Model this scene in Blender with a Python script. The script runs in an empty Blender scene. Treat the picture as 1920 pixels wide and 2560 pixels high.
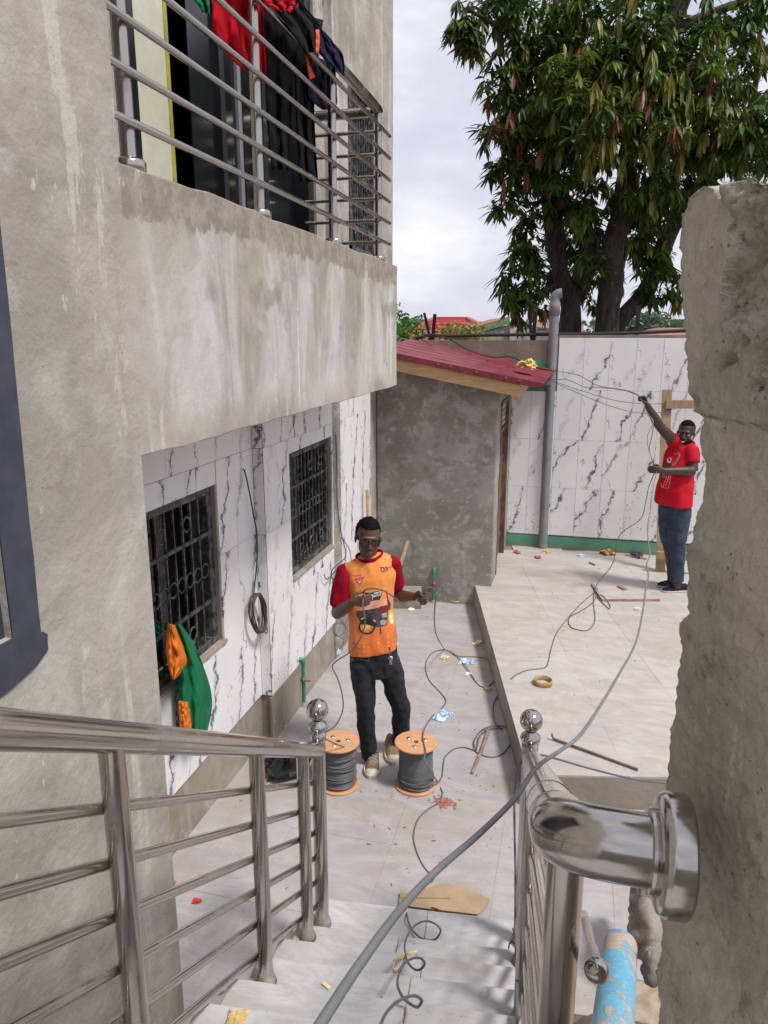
import bpy, bmesh, math, random
from math import sin, cos, pi, radians as R_
from mathutils import Vector as V, Matrix, noise
from mathutils.bvhtree import BVHTree
from mathutils.geometry import tessellate_polygon
random.seed(7)
SC = bpy.context.scene
COL = SC.collection
# ------------------------------------------------------------------ camera, sky, sun
HC = 2.81; PITCH = 13.52; YAW = 14.4; FPX = 1850.0
cd = bpy.data.cameras.new('camera'); cam = bpy.data.objects.new('camera', cd); COL.objects.link(cam)
cam.location = (0, 0, HC); cam.rotation_euler = (R_(90 - PITCH), 0, R_(YAW))
cd.sensor_fit = 'VERTICAL'; cd.sensor_height = 36; cd.lens = FPX / 2560 * 36
cd.clip_start = 0.02; cd.clip_end = 2000
SC.camera = cam
SUN_EL, SUN_AZ = 58, 62      # azimuth measured from +X towards +Y is the direction TO the sun below
W = bpy.data.worlds.new('World'); SC.world = W; W.use_nodes = True
def build_world():
    nt = W.node_tree; nt.nodes.clear(); L = nt.links.new
    out = nt.nodes.new('ShaderNodeOutputWorld'); bg = nt.nodes.new('ShaderNodeBackground')
    bg.inputs['Strength'].default_value = 0.1
    sky = nt.nodes.new('ShaderNodeTexSky'); sky.sky_type = 'NISHITA'; sky.sun_disc = False
    sky.sun_elevation = R_(SUN_EL); sky.sun_rotation = R_(90 - 20)
    tc = nt.nodes.new('ShaderNodeTexCoord')
    mp = nt.nodes.new('ShaderNodeMapping'); mp.inputs['Scale'].default_value = (1.5, 1.5, 3.2)
    mp.inputs['Location'].default_value = (.3, .1, .2)
    L(tc.outputs['Generated'], mp.inputs['Vector'])
    n = nt.nodes.new('ShaderNodeTexNoise'); n.inputs['Scale'].default_value = 2.3; n.inputs['Detail'].default_value = 7
    n.inputs['Roughness'].default_value = .56
    L(mp.outputs[0], n.inputs['Vector'])
    rp = nt.nodes.new('ShaderNodeValToRGB')
    e = rp.color_ramp.elements
    e[0].position = .36; e[0].color = (5.5, 5.75, 7.0, 1)
    e[1].position = .66; e[1].color = (8.9, 8.8, 9.1, 1)
    m = e.new(.52); m.color = (6.8, 6.85, 7.75, 1)
    L(n.outputs['Fac'], rp.inputs['Fac'])
    mx = nt.nodes.new('ShaderNodeMixRGB'); mx.inputs['Fac'].default_value = .93
    L(sky.outputs[0], mx.inputs[1]); L(rp.outputs[0], mx.inputs[2])
    L(mx.outputs[0], bg.inputs['Color']); L(bg.outputs[0], out.inputs['Surface'])
build_world()
sl_ = bpy.data.lights.new('sun', 'SUN'); sl_.energy = 2.9; sl_.angle = R_(10); sl_.color = (1, .96, .9)
sun = bpy.data.objects.new('sun', sl_); COL.objects.link(sun)
sun.rotation_euler = V((.62, -.25, 1.15)).to_track_quat('Z', 'Y').to_euler()
SC.view_settings.view_transform = 'Standard'; SC.view_settings.look = 'None'
SC.view_settings.exposure = 0.24; SC.view_settings.gamma = 1; SC.view_settings.use_curve_mapping = False
SC.render.engine = 'CYCLES'
# ------------------------------------------------------------------ measuring helpers (pixel of the photo -> point on a known surface)
_p, _y = R_(PITCH), R_(YAW)
HD = V((-sin(_y), cos(_y), 0)); LT = V((cos(_y), sin(_y), 0)); C0 = V((0, 0, HC))
def ray(px, py):
    x = (px - 960) / FPX; y = -(py - 1280) / FPX
    f = cos(_p) + sin(_p) * y; u = -sin(_p) + cos(_p) * y
    return LT * x + HD * f + V((0, 0, u))
def P(px, py, z=None, R=None, x=None, y=None, D=None):
    d = ray(px, py)
    if z is not None: t = (z - HC) / d.z
    elif R is not None: t = R / d.dot(HD)
    elif x is not None: t = x / d.x
    elif y is not None: t = y / d.y
    else: t = D
    return C0 + d * t
def zoom(x0, y0, s): return lambda x, y: (x0 + x * s, y0 + y * s)
S = zoom(0, 0, 1920 / 1659); Z1 = zoom(250, 0, .4581); Z3 = zoom(340, 1000, .4522); Z4 = zoom(900, 820, .4943)
Z5 = zoom(760, 1780, .3526); Z7 = zoom(1560, 1000, .4338); Z9 = zoom(1000, 1380, .3014); ZE = zoom(1180, 1740, .446)
ZL = zoom(400, 2200, .3014); ZR = zoom(880, 2200, .3014); ZM = zoom(780, 1260, .3346); ZH = zoom(840, 1270, .1718)
ZB = zoom(1550, 950, .2575); ZG = zoom(340, 1150, .321); ZF = zoom(960, 740, .2773)
TS = R_(5.6); SD = V((-sin(TS), cos(TS), 0)); SL = V((cos(TS), sin(TS), 0))
def ST(s, l, z): return SD * s + SL * l + V((0, 0, z))
# ------------------------------------------------------------------ materials
MATS = {}
class NT:
    def __init__(s, name):
        s.m = bpy.data.materials.new(name); s.m.use_nodes = True; s.t = s.m.node_tree
        s.b = s.t.nodes['Principled BSDF']; s.pos = None; MATS[name] = s.m
    def n(s, typ, **k):
        o = s.t.nodes.new(typ)
        for a, v in k.items(): setattr(o, a, v)
        return o
    def L(s, a, b): s.t.links.new(a, b)
    def coord(s, kind='pos'):
        if kind == 'pos':
            if s.pos is None: s.pos = s.n('ShaderNodeNewGeometry').outputs['Position']
            return s.pos
        return s.n('ShaderNodeTexCoord').outputs[{'obj': 'Object', 'gen': 'Generated'}[kind]]
    def map(s, vec, scale=(1, 1, 1), loc=(0, 0, 0), rot=(0, 0, 0)):
        o = s.n('ShaderNodeMapping'); s.L(vec, o.inputs[0])
        o.inputs['Scale'].default_value = scale; o.inputs['Location'].default_value = loc; o.inputs['Rotation'].default_value = rot
        return o.outputs[0]
    def noise(s, scale, detail=5, rough=.55, dist=0, vec=None, sc=None, loc=(0, 0, 0)):
        v = vec if vec is not None else s.coord()
        if sc is not None or loc != (0, 0, 0): v = s.map(v, sc or (1, 1, 1), loc)
        o = s.n('ShaderNodeTexNoise'); s.L(v, o.inputs['Vector'])
        for k, x in (('Scale', scale), ('Detail', detail), ('Roughness', rough), ('Distortion', dist)): o.inputs[k].default_value = x
        return o.outputs['Fac']
    def voro(s, scale, vec=None, feature='F1', rnd=1.0, sc=None):
        v = vec if vec is not None else s.coord()
        if sc: v = s.map(v, sc)
        o = s.n('ShaderNodeTexVoronoi'); o.feature = feature; s.L(v, o.inputs['Vector']); o.inputs['Scale'].default_value = scale
        o.inputs['Randomness'].default_value = rnd
        return o.outputs['Distance']
    def rng(s, v, a, b, c=0., d=1.):
        o = s.n('ShaderNodeMapRange'); o.interpolation_type = 'SMOOTHSTEP'; s.L(v, o.inputs[0])
        for i, x in enumerate((a, b, c, d)): o.inputs[i + 1].default_value = x
        return o.outputs[0]
    def math(s, op, a, b=None):
        o = s.n('ShaderNodeMath', operation=op)
        for i, x in enumerate((a, b)):
            if x is None: continue
            if isinstance(x, (int, float)): o.inputs[i].default_value = x
            else: s.L(x, o.inputs[i])
        return o.outputs[0]
    def sep(s, v):
        o = s.n('ShaderNodeSeparateXYZ'); s.L(v, o.inputs[0]); return o.outputs
    def mix(s, f, a, b):
        o = s.n('ShaderNodeMixRGB')
        for i, x in enumerate((f, a, b)):
            if isinstance(x, (int, float)): o.inputs[i].default_value = x
            elif isinstance(x, tuple): o.inputs[i].default_value = (*x, 1)
            else: s.L(x, o.inputs[i])
        return o.outputs[0]
    def rand(s): return s.n('ShaderNodeObjectInfo').outputs['Random']
    def bump(s, h, strength=.3, dist=.01, prev=None):
        o = s.n('ShaderNodeBump'); o.inputs['Strength'].default_value = strength; o.inputs['Distance'].default_value = dist
        s.L(h, o.inputs['Height'])
        if prev is not None: s.L(prev, o.inputs['Normal'])
        return o.outputs[0]
    def done(s, col=None, rough=None, metal=None, nrm=None, **kw):
        for k, x in (('Base Color', col), ('Roughness', rough), ('Metallic', metal), ('Normal', nrm)):
            if x is None: continue
            if isinstance(x, tuple): s.b.inputs[k].default_value = (*x, 1)
            elif isinstance(x, (int, float)): s.b.inputs[k].default_value = x
            else: s.L(x, s.b.inputs[k])
        for k, x in kw.items(): s.b.inputs[k.replace('_', ' ')].default_value = x
        return s.m
def plain(name, col, rough=.6, metal=0., var=.25, scale=14, bump=.15, bd=.004):
    q = NT(name); f = q.noise(scale, 5, .6)
    d = tuple(c * (1 - var) for c in col); l = tuple(min(1, c * (1 + var)) for c in col)
    c = q.mix(q.rng(f, .3, .7), d, l)
    return q.done(c, rough, metal, q.bump(q.noise(scale * 6, 4, .6), bump, bd))
def plaster(name, base=(.37, .34, .285), dark=(.27, .245, .2), pale=(.5, .49, .47), streak=.5, white=0., lip=None, k=1.0, bumpy=.5, detail=0.):
    q = NT(name)
    pos = q.coord()
    c = q.mix(q.rng(q.noise(1.3 * k, 5, .6, .4), .38, .62), dark, base)
    c = q.mix(q.math('MULTIPLY', q.rng(q.noise(2.2 * k, 8, .62, .25), .48, .72), .6), c, pale)
    st = q.noise(1., 6, .6, .3, sc=(5.5 * k, 5.5 * k, .55 * k))
    c = q.mix(q.math('MULTIPLY', q.rng(st, .54, .68), streak), c, pale)
    st2 = q.noise(1., 6, .6, .3, sc=(7 * k, 7 * k, .8 * k), loc=(3, 1, 7))
    c = q.mix(q.math('MULTIPLY', q.rng(st2, .56, .72), .55 * streak + .1), c, dark)
    # patches of trowelled cement with crisp borders
    pa = q.noise(3.2 * k, 9, .66, .5, loc=(9, 2, 4))
    c = q.mix(q.math('MULTIPLY', q.rng(pa, .56, .61), .32), c, tuple(x * .74 for x in base))
    c = q.mix(q.math('MULTIPLY', q.rng(q.noise(3.5 * k, 9, .66, .4, loc=(1, 8, 4)), .58, .64), .4), c, (.52, .51, .50))
    if white:
        xyz = q.sep(pos)
        wn = q.noise(1., 7, .66, .5, sc=(2.6, 2.6, .9), loc=(0, 4, 1))
        band = q.math('MULTIPLY', q.rng(xyz[2], 2.42, 2.6), q.rng(xyz[2], 3.27, 3.17))
        band = q.math('MULTIPLY', band, q.rng(xyz[1], 2.05, 2.3))
        w = q.math('MULTIPLY', q.math('MULTIPLY', q.rng(wn, .40, .66), band), white)
        c = q.mix(w, c, (.68, .68, .70))
        thin = q.noise(1., 4, .5, .05, sc=(15, 15, .16), loc=(5, 4, 1))
        c = q.mix(q.math('MULTIPLY', q.math('MULTIPLY', q.rng(thin, .68, .71), band), .95), c, (.76, .75, .73))
        edge = q.math('ADD', xyz[2], q.math('MULTIPLY', q.math('SUBTRACT', q.noise(7, 8, .7), .5), .26))
        lipf = q.math('MULTIPLY', q.rng(edge, 3.16, 3.18), q.rng(xyz[1], 2.05, 2.12))
        c = q.mix(q.math('MULTIPLY', lipf, .9), c, q.mix(q.rng(q.noise(12, 8, .72), .4, .6), (.24, .20, .155), (.36, .31, .25)))
        wet = q.math('MULTIPLY', q.rng(q.math('ABSOLUTE', q.math('SUBTRACT', edge, 2.98)), .08, .02), q.rng(q.noise(2.2, 3), .5, .6))
        c = q.mix(q.math('MULTIPLY', wet, .7), c, (.27, .245, .2))
    if detail:
        # pale scraped runs with broken edges, dark scuffs and hairline trowel scratches
        run = q.noise(1., 9, .72, .3, sc=(3.2, 3.2, .75), loc=(2, 6, 3)); brk = q.noise(14, 7, .75, .2, sc=(1, 1, .6))
        rf_ = q.rng(q.math('ADD', run, q.math('MULTIPLY', q.math('SUBTRACT', brk, .5), .30)), .585, .625)
        c = q.mix(q.math('MULTIPLY', rf_, .62), c, (.60, .575, .53))
        blot = q.rng(q.noise(2.4, 9, .7, .2, loc=(7, 7, 1)), .60, .66); c = q.mix(q.math('MULTIPLY', blot, .42), c, (.24, .215, .175))
        scr = q.noise(1., 4, .6, .2, vec=q.map(pos, (3, 26, 30), rot=(.6, 0, 0)))
        c = q.mix(q.math('MULTIPLY', q.math('MULTIPLY', q.rng(scr, .64, .68), q.rng(q.noise(2.5, 3, loc=(1, 4, 1)), .5, .6)), .25), c, (.2, .18, .15))
        sm = q.math('MULTIPLY', q.rng(q.noise(26, 5, .7, sc=(1, 1, .5)), .63, .69), q.rng(q.noise(1.7, 3, loc=(5, 4, 9)), .5, .62)); c = q.mix(q.math('MULTIPLY', sm, .8), c, (.66, .64, .6))
    pits = q.voro(38 * k)
    pm = q.math('MULTIPLY', q.rng(pits, .13, .06), q.rng(q.noise(6 * k, 3), .56, .66))
    c = q.mix(q.math('MULTIPLY', pm, .75), c, (.13, .12, .1))
    c = q.mix(q.math('MULTIPLY', q.rng(q.noise(160 * k, 3, .7), .35, .75), .22), c, (.24, .22, .19))
    n1 = q.bump(q.noise(5 * k, 8, .62, .15), bumpy * .7, .03 / k)
    n2 = q.bump(q.noise(110 * k, 5, .7), .35, .003 / k, n1)
    return q.done(c, .93, 0, n2)
def steel(name, dust=.35, rough=.1, k=1.0):
    q = NT(name); o = q.coord()
    a = q.rng(q.noise(5 * k, 6, .6, .3, sc=(1, 1, .7)), .44, .70); b = q.rng(q.noise(16 * k, 6, .66), .58, .76)
    d = q.math('MULTIPLY', q.math('MAXIMUM', a, q.math('MULTIPLY', b, .7)), dust)
    c = q.mix(d, (.47, .445, .41), (.28, .245, .20))
    r = q.math('ADD', q.math('MULTIPLY', d, .55), q.rng(q.noise(60, 4), .2, .8, rough, rough + .09))
    m = q.math('SUBTRACT', 1.0, q.math('MULTIPLY', d, .75))
    return q.done(c, r, m, q.bump(q.noise(14, 3), .05, .004))
def marble(name, seedv=0., slant=.33, warm=0., strength=1., long=False, axis='xz'):
    q = NT(name); o = q.coord('obj'); rn = q.rand()
    xyz = q.sep(o); u = xyz[0]; v = xyz[2]
    cb = q.n('ShaderNodeCombineXYZ'); q.L(q.math('ADD', u, q.math('MULTIPLY', rn, 37.)), cb.inputs[0]); q.L(v, cb.inputs[2]); q.L(q.math('MULTIPLY', rn, 91.), cb.inputs[1])
    vec = cb.outputs[0]
    wob = q.math('MULTIPLY', q.math('SUBTRACT', q.noise(5.5, 5, .62, vec=vec), .5), .26)
    off = q.math('MULTIPLY', q.math('SUBTRACT', q.math('FRACT', q.math('MULTIPLY', rn, 17.3)), .5), .26)
    r2 = q.math('FRACT', q.math('MULTIPLY', rn, 53.7)); r3 = q.math('FRACT', q.math('MULTIPLY', rn, 211.3))
    t = q.math('ADD', q.math('SUBTRACT', u, q.math('MULTIPLY', v, q.math('MULTIPLY', q.math('ADD', .55, r2), slant))), q.math('ADD', wob, off))
    d = q.math('ABSOLUTE', t)
    wid = q.rng(q.noise(9, 5, .7, vec=vec), .35, .75, .005, .032 if not long else .032)
    core = q.rng(q.math('DIVIDE', d, wid), 1.15, .35)
    brk = q.rng(q.noise(15, 6, .72, .9, vec=vec), .32, .50)
    gap = q.rng(q.noise(3.2, 2, .5, vec=vec), .30, .42)
    f1 = q.math('MULTIPLY', q.math('MULTIPLY', core, brk), q.math('MULTIPLY', gap, q.rng(r3, .10, .2)))
    halo = q.math('MULTIPLY', q.math('MULTIPLY', q.rng(d, .06, .0), q.rng(q.noise(14, 6, .7, vec=vec), .40, .62)), .6)
    # a second, finer vein
    t2 = q.math('ADD', q.math('SUBTRACT', q.math('ADD', u, .11), q.math('MULTIPLY', v, -slant * .5)), q.math('MULTIPLY', q.math('SUBTRACT', q.noise(4.5, 5, .65, vec=vec, loc=(3, 3, 3)), .5), .34))
    f2 = q.math('MULTIPLY', q.rng(q.math('ABSOLUTE', t2), .008, .002), q.rng(q.noise(6, 3, vec=vec, loc=(5, 1, 1)), .46, .58))
    base = q.mix(q.rng(q.noise(2.5, 4, vec=vec), .3, .7), (.84, .83, .825), (.78, .775, .785))
    c = q.mix(q.math('MULTIPLY', halo, strength), base, (.42, .44, .52))
    c = q.mix(q.math('MULTIPLY', q.math('MAXIMUM', f1, q.math('MULTIPLY', f2, .7)), .93 * strength), c, (.085, .095, .14))
    # mud splashes near the ground and cement dust
    pz = q.sep(q.coord())[2]
    sp = q.math('MULTIPLY', q.rng(q.voro(34, sc=(1, 1, .75)), .30, .2), q.rng(q.noise(9, 4), .5, .62))
    sp = q.math('MULTIPLY', sp, q.rng(pz, 1.0, .45))
    c = q.mix(q.math('MULTIPLY', sp, .75), c, (.2, .16, .13))
    ds = q.rng(q.noise(1.7, 7, .7, .6), .55, .78)
    c = q.mix(q.math('MULTIPLY', ds, .3), c, (.55, .5, .44))
    r = q.math('ADD', q.math('MULTIPLY', ds, .35), .22)
    return q.done(c, r, 0, q.bump(q.noise(3, 3), .03, .01))
def floor_mat(name, dust=.5, base=(.355, .335, .345), pale=(.44, .42, .425), tan=(.34, .275, .205)):
    q = NT(name); rn = q.rand(); pos = q.coord()
    a = q.noise(1., 7, .66, 1.1, vec=q.map(pos, (2.6, 5.5, 1), rot=(0, 0, .5)))
    c = q.mix(q.rng(a, .36, .62), base, pale)
    v2 = q.noise(1., 6, .7, 2.2, vec=q.map(pos, (1.4, 4.2, 1), rot=(0, 0, .7), loc=(3, 2, 0)))
    c = q.mix(q.math('MULTIPLY', q.rng(q.math('ABSOLUTE', q.math('SUBTRACT', v2, .5)), .03, .0), .28), c, (.28, .275, .31))
    c = q.mix(q.math('MULTIPLY', q.math('SUBTRACT', rn, .4), .4), c, (.36, .34, .33))
    dn = q.noise(1.6, 8, .7, .7)
    df = q.math('MULTIPLY', q.rng(dn, .47, .68), dust)
    c = q.mix(df, c, tan)
    st = q.math('MULTIPLY', q.rng(q.noise(5.5, 8, .75, 1.), .6, .72), dust * .8)
    c = q.mix(st, c, (.5, .46, .41))
    sp = q.math('MULTIPLY', q.rng(q.voro(46), .17, .08), q.rng(q.noise(4, 3), .52, .64))
    c = q.mix(q.math('MULTIPLY', sp, .6), c, (.24, .2, .17))
    gz = q.math('MULTIPLY', q.rng(q.noise(80, 4, .75), .5, .8), .18)
    c = q.mix(gz, c, (.4, .37, .34))
    r = q.math('ADD', .36, q.math('MULTIPLY', df, .5))
    return q.done(c, r, 0, q.bump(q.noise(30, 5, .7), .06, .004))
def wood(name, a, b, sc=(4, 60, 60), rough=.7):
    q = NT(name); n = q.noise(1., 6, .65, .6, vec=q.map(q.coord('obj'), sc))
    c = q.mix(q.rng(n, .3, .7), a, b)
    c = q.mix(q.math('MULTIPLY', q.rng(q.noise(9, 6, .7), .55, .75), .4), c, tuple(x * .5 for x in a))
    return q.done(c, rough, 0, q.bump(n, .25, .003))
def cloth(name, col, var=.25, rough=.85, weave=.2, scale=6):
    q = NT(name); f = q.noise(scale, 5, .6, .5, vec=q.coord('obj'))
    c = q.mix(q.rng(f, .3, .72), tuple(x * (1 - var) for x in col), tuple(min(1, x * (1 + var)) for x in col))
    return q.done(c, rough, 0, q.bump(q.noise(500, 2, .5), weave, .001), Specular_IOR_Level=.12)
# building and wall surfaces
M_PL = plaster('house_plaster', base=(.445, .413, .355), dark=(.32, .296, .25), pale=(.60, .585, .555), streak=.9, bumpy=.8, detail=1.)
M_PAR = plaster('parapet_plaster', detail=1., base=(.445, .413, .355), dark=(.325, .30, .255), pale=(.54, .53, .51), white=.62, streak=.5)
def near_mat():
    q = NT('broken_wall_cement'); pos = q.coord()
    c = q.mix(q.rng(q.noise(5, 7, .66, .2), .36, .64), (.44, .40, .335), (.63, .58, .505))
    c = q.mix(q.math('MULTIPLY', q.rng(q.noise(1., 8, .7, .3, sc=(9, 9, 3.2), loc=(1, 2, 3)), .50, .66), .65), c, (.58, .55, .50))
    c = q.mix(q.math('MULTIPLY', q.rng(q.noise(9, 9, .74, .2, loc=(5, 1, 1)), .57, .62), .6), c, (.22, .195, .16))
    c = q.mix(q.math('MULTIPLY', q.rng(q.noise(1., 8, .72, .2, sc=(22, 22, 7), loc=(8, 2, 3)), .62, .66), .75), c, (.64, .63, .60))
    l = q.n('ShaderNodeVectorMath', operation='DOT_PRODUCT'); q.L(pos, l.inputs[0]); l.inputs[1].default_value = (.3, .95, 0)
    rs_ = q.math('ABSOLUTE', q.math('ADD', q.math('SUBTRACT', l.outputs['Value'], .515), q.math('MULTIPLY', q.math('SUBTRACT', q.noise(6, 4), .5), .05)))
    zz = q.sep(pos)[2]
    c = q.mix(q.math('MULTIPLY', q.math('MULTIPLY', q.rng(rs_, .016, .006), q.rng(zz, 2.52, 2.42)), .5), c, (.47, .35, .22))
    bl = q.math('ABSOLUTE', q.math('ADD', q.math('SUBTRACT', l.outputs['Value'], .68), q.math('MULTIPLY', q.math('SUBTRACT', q.noise(5, 4, loc=(3, 3, 3)), .5), .12)))
    c = q.mix(q.math('MULTIPLY', q.math('MULTIPLY', q.rng(bl, .022, .008), q.math('MULTIPLY', q.rng(zz, 2.6, 2.66), q.rng(zz, 2.82, 2.76))), .45), c, (.33, .38, .42))
    pit = q.math('MULTIPLY', q.rng(q.voro(95), .22, .12), q.rng(q.noise(16, 5, .7), .52, .6)); c = q.mix(q.math('MULTIPLY', pit, .85), c, (.10, .085, .065))
    gr = q.noise(420, 3, .75); c = q.mix(q.math('MULTIPLY', q.rng(gr, .52, .72), .4), c, (.16, .14, .115)); c = q.mix(q.math('MULTIPLY', q.rng(q.noise(380, 2, .7, loc=(2, 2, 2)), .62, .74), .45), c, (.62, .58, .52))
    n1 = q.bump(q.noise(26, 8, .7, .2), .7, .012); n2 = q.bump(pit, -.8, .004, n1)
    return q.done(c, .95, 0, q.bump(q.noise(300, 4, .75), .8, .0022, n2))
M_NEAR = near_mat()
M_PLINTH = plaster('plinth_cement', base=(.33, .28, .22), dark=(.22, .185, .145), pale=(.43, .39, .33), streak=.5)
M_TOP = plaster('boundary_cement', base=(.27, .23, .18), dark=(.2, .17, .13), pale=(.36, .33, .28))
def shed_plaster():
    q = NT('shed_plaster')
    c = q.mix(q.rng(q.noise(1.6, 6, .62, .2), .36, .64), (.215, .205, .18), (.31, .305, .28))
    p1 = q.noise(2.8, 10, .68, .35); p2 = q.noise(3.6, 10, .7, .3, loc=(4, 9, 2), sc=(1, 1, 1.5))
    c = q.mix(q.math('MULTIPLY', q.rng(p1, .48, .57), .7), c, (.41, .40, .375))
    c = q.mix(q.math('MULTIPLY', q.rng(p2, .51, .60), .75), c, (.25, .215, .17))
    c = q.mix(q.math('MULTIPLY', q.rng(q.noise(9, 8, .72, .3, loc=(1, 1, 8)), .56, .63), .7), c, (.47, .46, .435))
    c = q.mix(q.math('MULTIPLY', q.rng(q.noise(6.5, 8, .72, .3, loc=(7, 1, 8)), .56, .64), .75), c, (.20, .175, .14))
    c = q.mix(q.math('MULTIPLY', q.rng(q.noise(120, 4, .7), .4, .75), .3), c, (.15, .14, .125))
    z = q.sep(q.coord())[2]
    sp = q.math('MULTIPLY', q.rng(q.noise(26, 6, .75), .56, .64), q.rng(q.math('ADD', z, q.math('MULTIPLY', q.noise(3, 3), .35)), .62, .25))
    c = q.mix(q.math('MULTIPLY', sp, .8), c, (.5, .48, .44))
    return q.done(c, .92, 0, q.bump(q.noise(70, 5, .7), .4, .004, q.bump(p1, .4, .02)))
M_SHED = shed_plaster()
M_TILE = marble('marble_wall_tile', slant=.42)
M_TILE2 = marble('marble_house_tile', slant=.22, long=True)
M_FLOOR = floor_mat('yard_floor_tile', dust=.68)
M_TERR = floor_mat('terrace_floor_tile', dust=.62, base=(.435, .40, .38), pale=(.53, .50, .475), tan=(.42, .34, .25))
M_STEP = floor_mat('stair_marble', dust=.42, base=(.40, .39, .39), pale=(.53, .525, .53))
M_GROUT = plain('grout', (.36, .29, .22), .95)
M_STEEL = steel('stainless_clean', dust=.12, rough=.075)
M_STEELD = steel('stainless_dusty', dust=.36, rough=.10, k=1.0)
M_STEELE = steel('stainless_elbow', dust=.14, rough=.11)
M_STEELB = steel('balcony_stainless', dust=.25, rough=.16)
M_EARTH = plaster('earth', base=(.15, .115, .085), dark=(.10, .077, .058), pale=(.20, .165, .13), k=2.5, bumpy=1.)
M_CEM = plaster('raw_cement', base=(.29, .255, .21), dark=(.19, .165, .135), pale=(.38, .35, .3), k=3.5, bumpy=1.)
M_NAVY = plain('slate_paint', (.045, .05, .072), .45, var=.2)
M_BLACKP = plain('black_frame_paint', (.012, .013, .018), .35, var=.3)
def grille_mat():
    q = NT('dusty_black_iron')
    c = q.mix(q.rng(q.noise(18, 6, .7), .40, .64), (.018, .018, .02), (.15, .15, .142))
    return q.done(c, .6, 0, q.bump(q.noise(60, 4), .3, .003))
M_GRILLE = grille_mat()
M_CREAM = plain('cream_paint', (.64, .66, .52), .7, var=.05)
M_LIME = plain('lime_edge_paint', (.42, .4, .06), .7)
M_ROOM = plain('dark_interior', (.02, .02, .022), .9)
M_GLASSD = plain('dark_glass', (.008, .009, .012), .15, bump=0)
M_CURT = plain('curtain', (.1, .085, .065), .9, var=.4)
M_MAROON = plain('maroon_roof_paint', (.185, .028, .040), .42, var=.3, scale=5, bump=.08)
M_BOARD = wood('new_timber', (.46, .27, .12), (.62, .41, .2), (3, 40, 30))
M_OLDW = wood('old_timber', (.27, .18, .1), (.42, .3, .18), (30, 30, 4))
M_GREEN = plain('green_wall_paint', (.075, .30, .19), .75, var=.3, scale=5)
def greenwall():
    q = NT('worn_green_paint')
    c = q.mix(q.rng(q.noise(3, 6), .35, .65), (.08, .25, .155), (.11, .34, .22))
    c = q.mix(q.rng(q.noise(8, 8, .75, .8), .54, .62), c, (.2, .17, .13))
    z = q.sep(q.coord())[2]
    c = q.mix(q.math('MULTIPLY', q.rng(q.math('ADD', z, q.math('MULTIPLY', q.noise(9, 5), .12)), .36, .28), .8), c, (.21, .18, .145))
    return q.done(c, .85, 0, q.bump(q.noise(20, 6), .4, .005))
M_GREENW = greenwall()
M_PVC = plain('grey_pvc', (.22, .225, .245), .45, var=.12, scale=6)
M_RUSTDOOR = plain('brown_door_paint', (.16, .085, .06), .6, var=.4, scale=6)
M_CABLE = plain('grey_cable', (.115, .12, .125), .5, var=.12)
M_CABLEL = plain('pale_grey_cable', (.3, .3, .3), .5, var=.1)
M_CABLEK = plain('black_cable', (.02, .02, .022), .5)
M_PLY = wood('spool_plywood', (.52, .25, .12), (.66, .36, .19), (6, 30, 30))
M_ZINC = plain('zinc_bolt', (.55, .55, .54), .35, .9, bump=0)
M_SKIN = plain('dark_skin', (.095, .046, .032), .46, var=.16, scale=9, bump=.06, bd=.002)
M_SKIN2 = plain('deep_skin', (.055, .029, .023), .46, var=.16, scale=9, bump=.06, bd=.002)
M_HAIR = plain('black_hair', (.006, .005, .005), .95, var=.3, scale=60, bump=.4, bd=.003); M_HAIR.node_tree.nodes['Principled BSDF'].inputs['Specular IOR Level'].default_value = .1
M_LIP = plain('lips', (.17, .075, .07), .45, bump=0)
M_EYE = plain('eye_white', (.22, .19, .17), .3, bump=0)
M_TEETH = plain('teeth', (.62, .58, .52), .3, bump=0)
M_LENS = plain('smoked_lens', (.05, .032, .026), .12, bump=0)
M_FRAME = plain('glasses_frame', (.008, .008, .008), .3, bump=0)
def shirt_mat():
    q = NT('orange_jersey'); o = q.coord('pos'); z = q.sep(o)[2]
    c = q.mix(q.rng(z, .84, 1.25), (.76, .17, .022), (.80, .27, .05))
    dots = q.rng(q.voro(34, vec=o, rnd=.12), .36, .26)
    dm = q.math('MAXIMUM', q.rng(z, 1.02, .93), q.rng(z, 1.33, 1.42))
    c = q.mix(q.math('MULTIPLY', q.math('MULTIPLY', dots, dm), .3), c, (.92, .52, .22))
    return q.done(c, .72, 0, q.bump(q.noise(9, 4, .6, .5), .25, .02), Sheen_Weight=.2)
M_JERSEY = shirt_mat()
M_CRIM = cloth('crimson_knit', (.26, .004, .016), .2)
M_REDT = cloth('red_tshirt', (.50, .012, .028), .15)
def denim(name, a, b):
    q = NT(name); f = q.noise(3.5, 6, .6, .6, vec=q.coord('obj'))
    c = q.mix(q.rng(f, .52, .74), a, b)
    c = q.mix(q.math('MULTIPLY', q.rng(q.noise(260, 2), .4, .7), .3), c, tuple(min(1, x * 1.6) for x in b))
    return q.done(c, .85, 0, q.bump(q.noise(14, 5, .6, .8), .45, .02))
M_DENIMD = denim('black_denim', (.006, .007, .011), (.020, .027, .044))
M_DENIMB = denim('blue_denim', (.014, .026, .052), (.06, .09, .145))
M_CANVAS = cloth('canvas_shoe', (.21, .155, .10), .35, scale=30)
M_RUBBER = plain('cream_rubber', (.55, .50, .40), .6)
M_LACE = cloth('laces', (.3, .34, .40))
M_DSHOE = cloth('dark_shoe', (.022, .022, .032))
M_RED = cloth('red_laundry', (.48, .006, .016), .2)
M_BLK = cloth('black_laundry', (.010, .010, .012), .3)
M_NVY = cloth('navy_laundry', (.012, .014, .04), .3)
M_ORG = cloth('orange_trim', (.80, .13, .05), .1)
M_GRN = cloth('green_laundry', (.012, .17, .075), .22)
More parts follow.
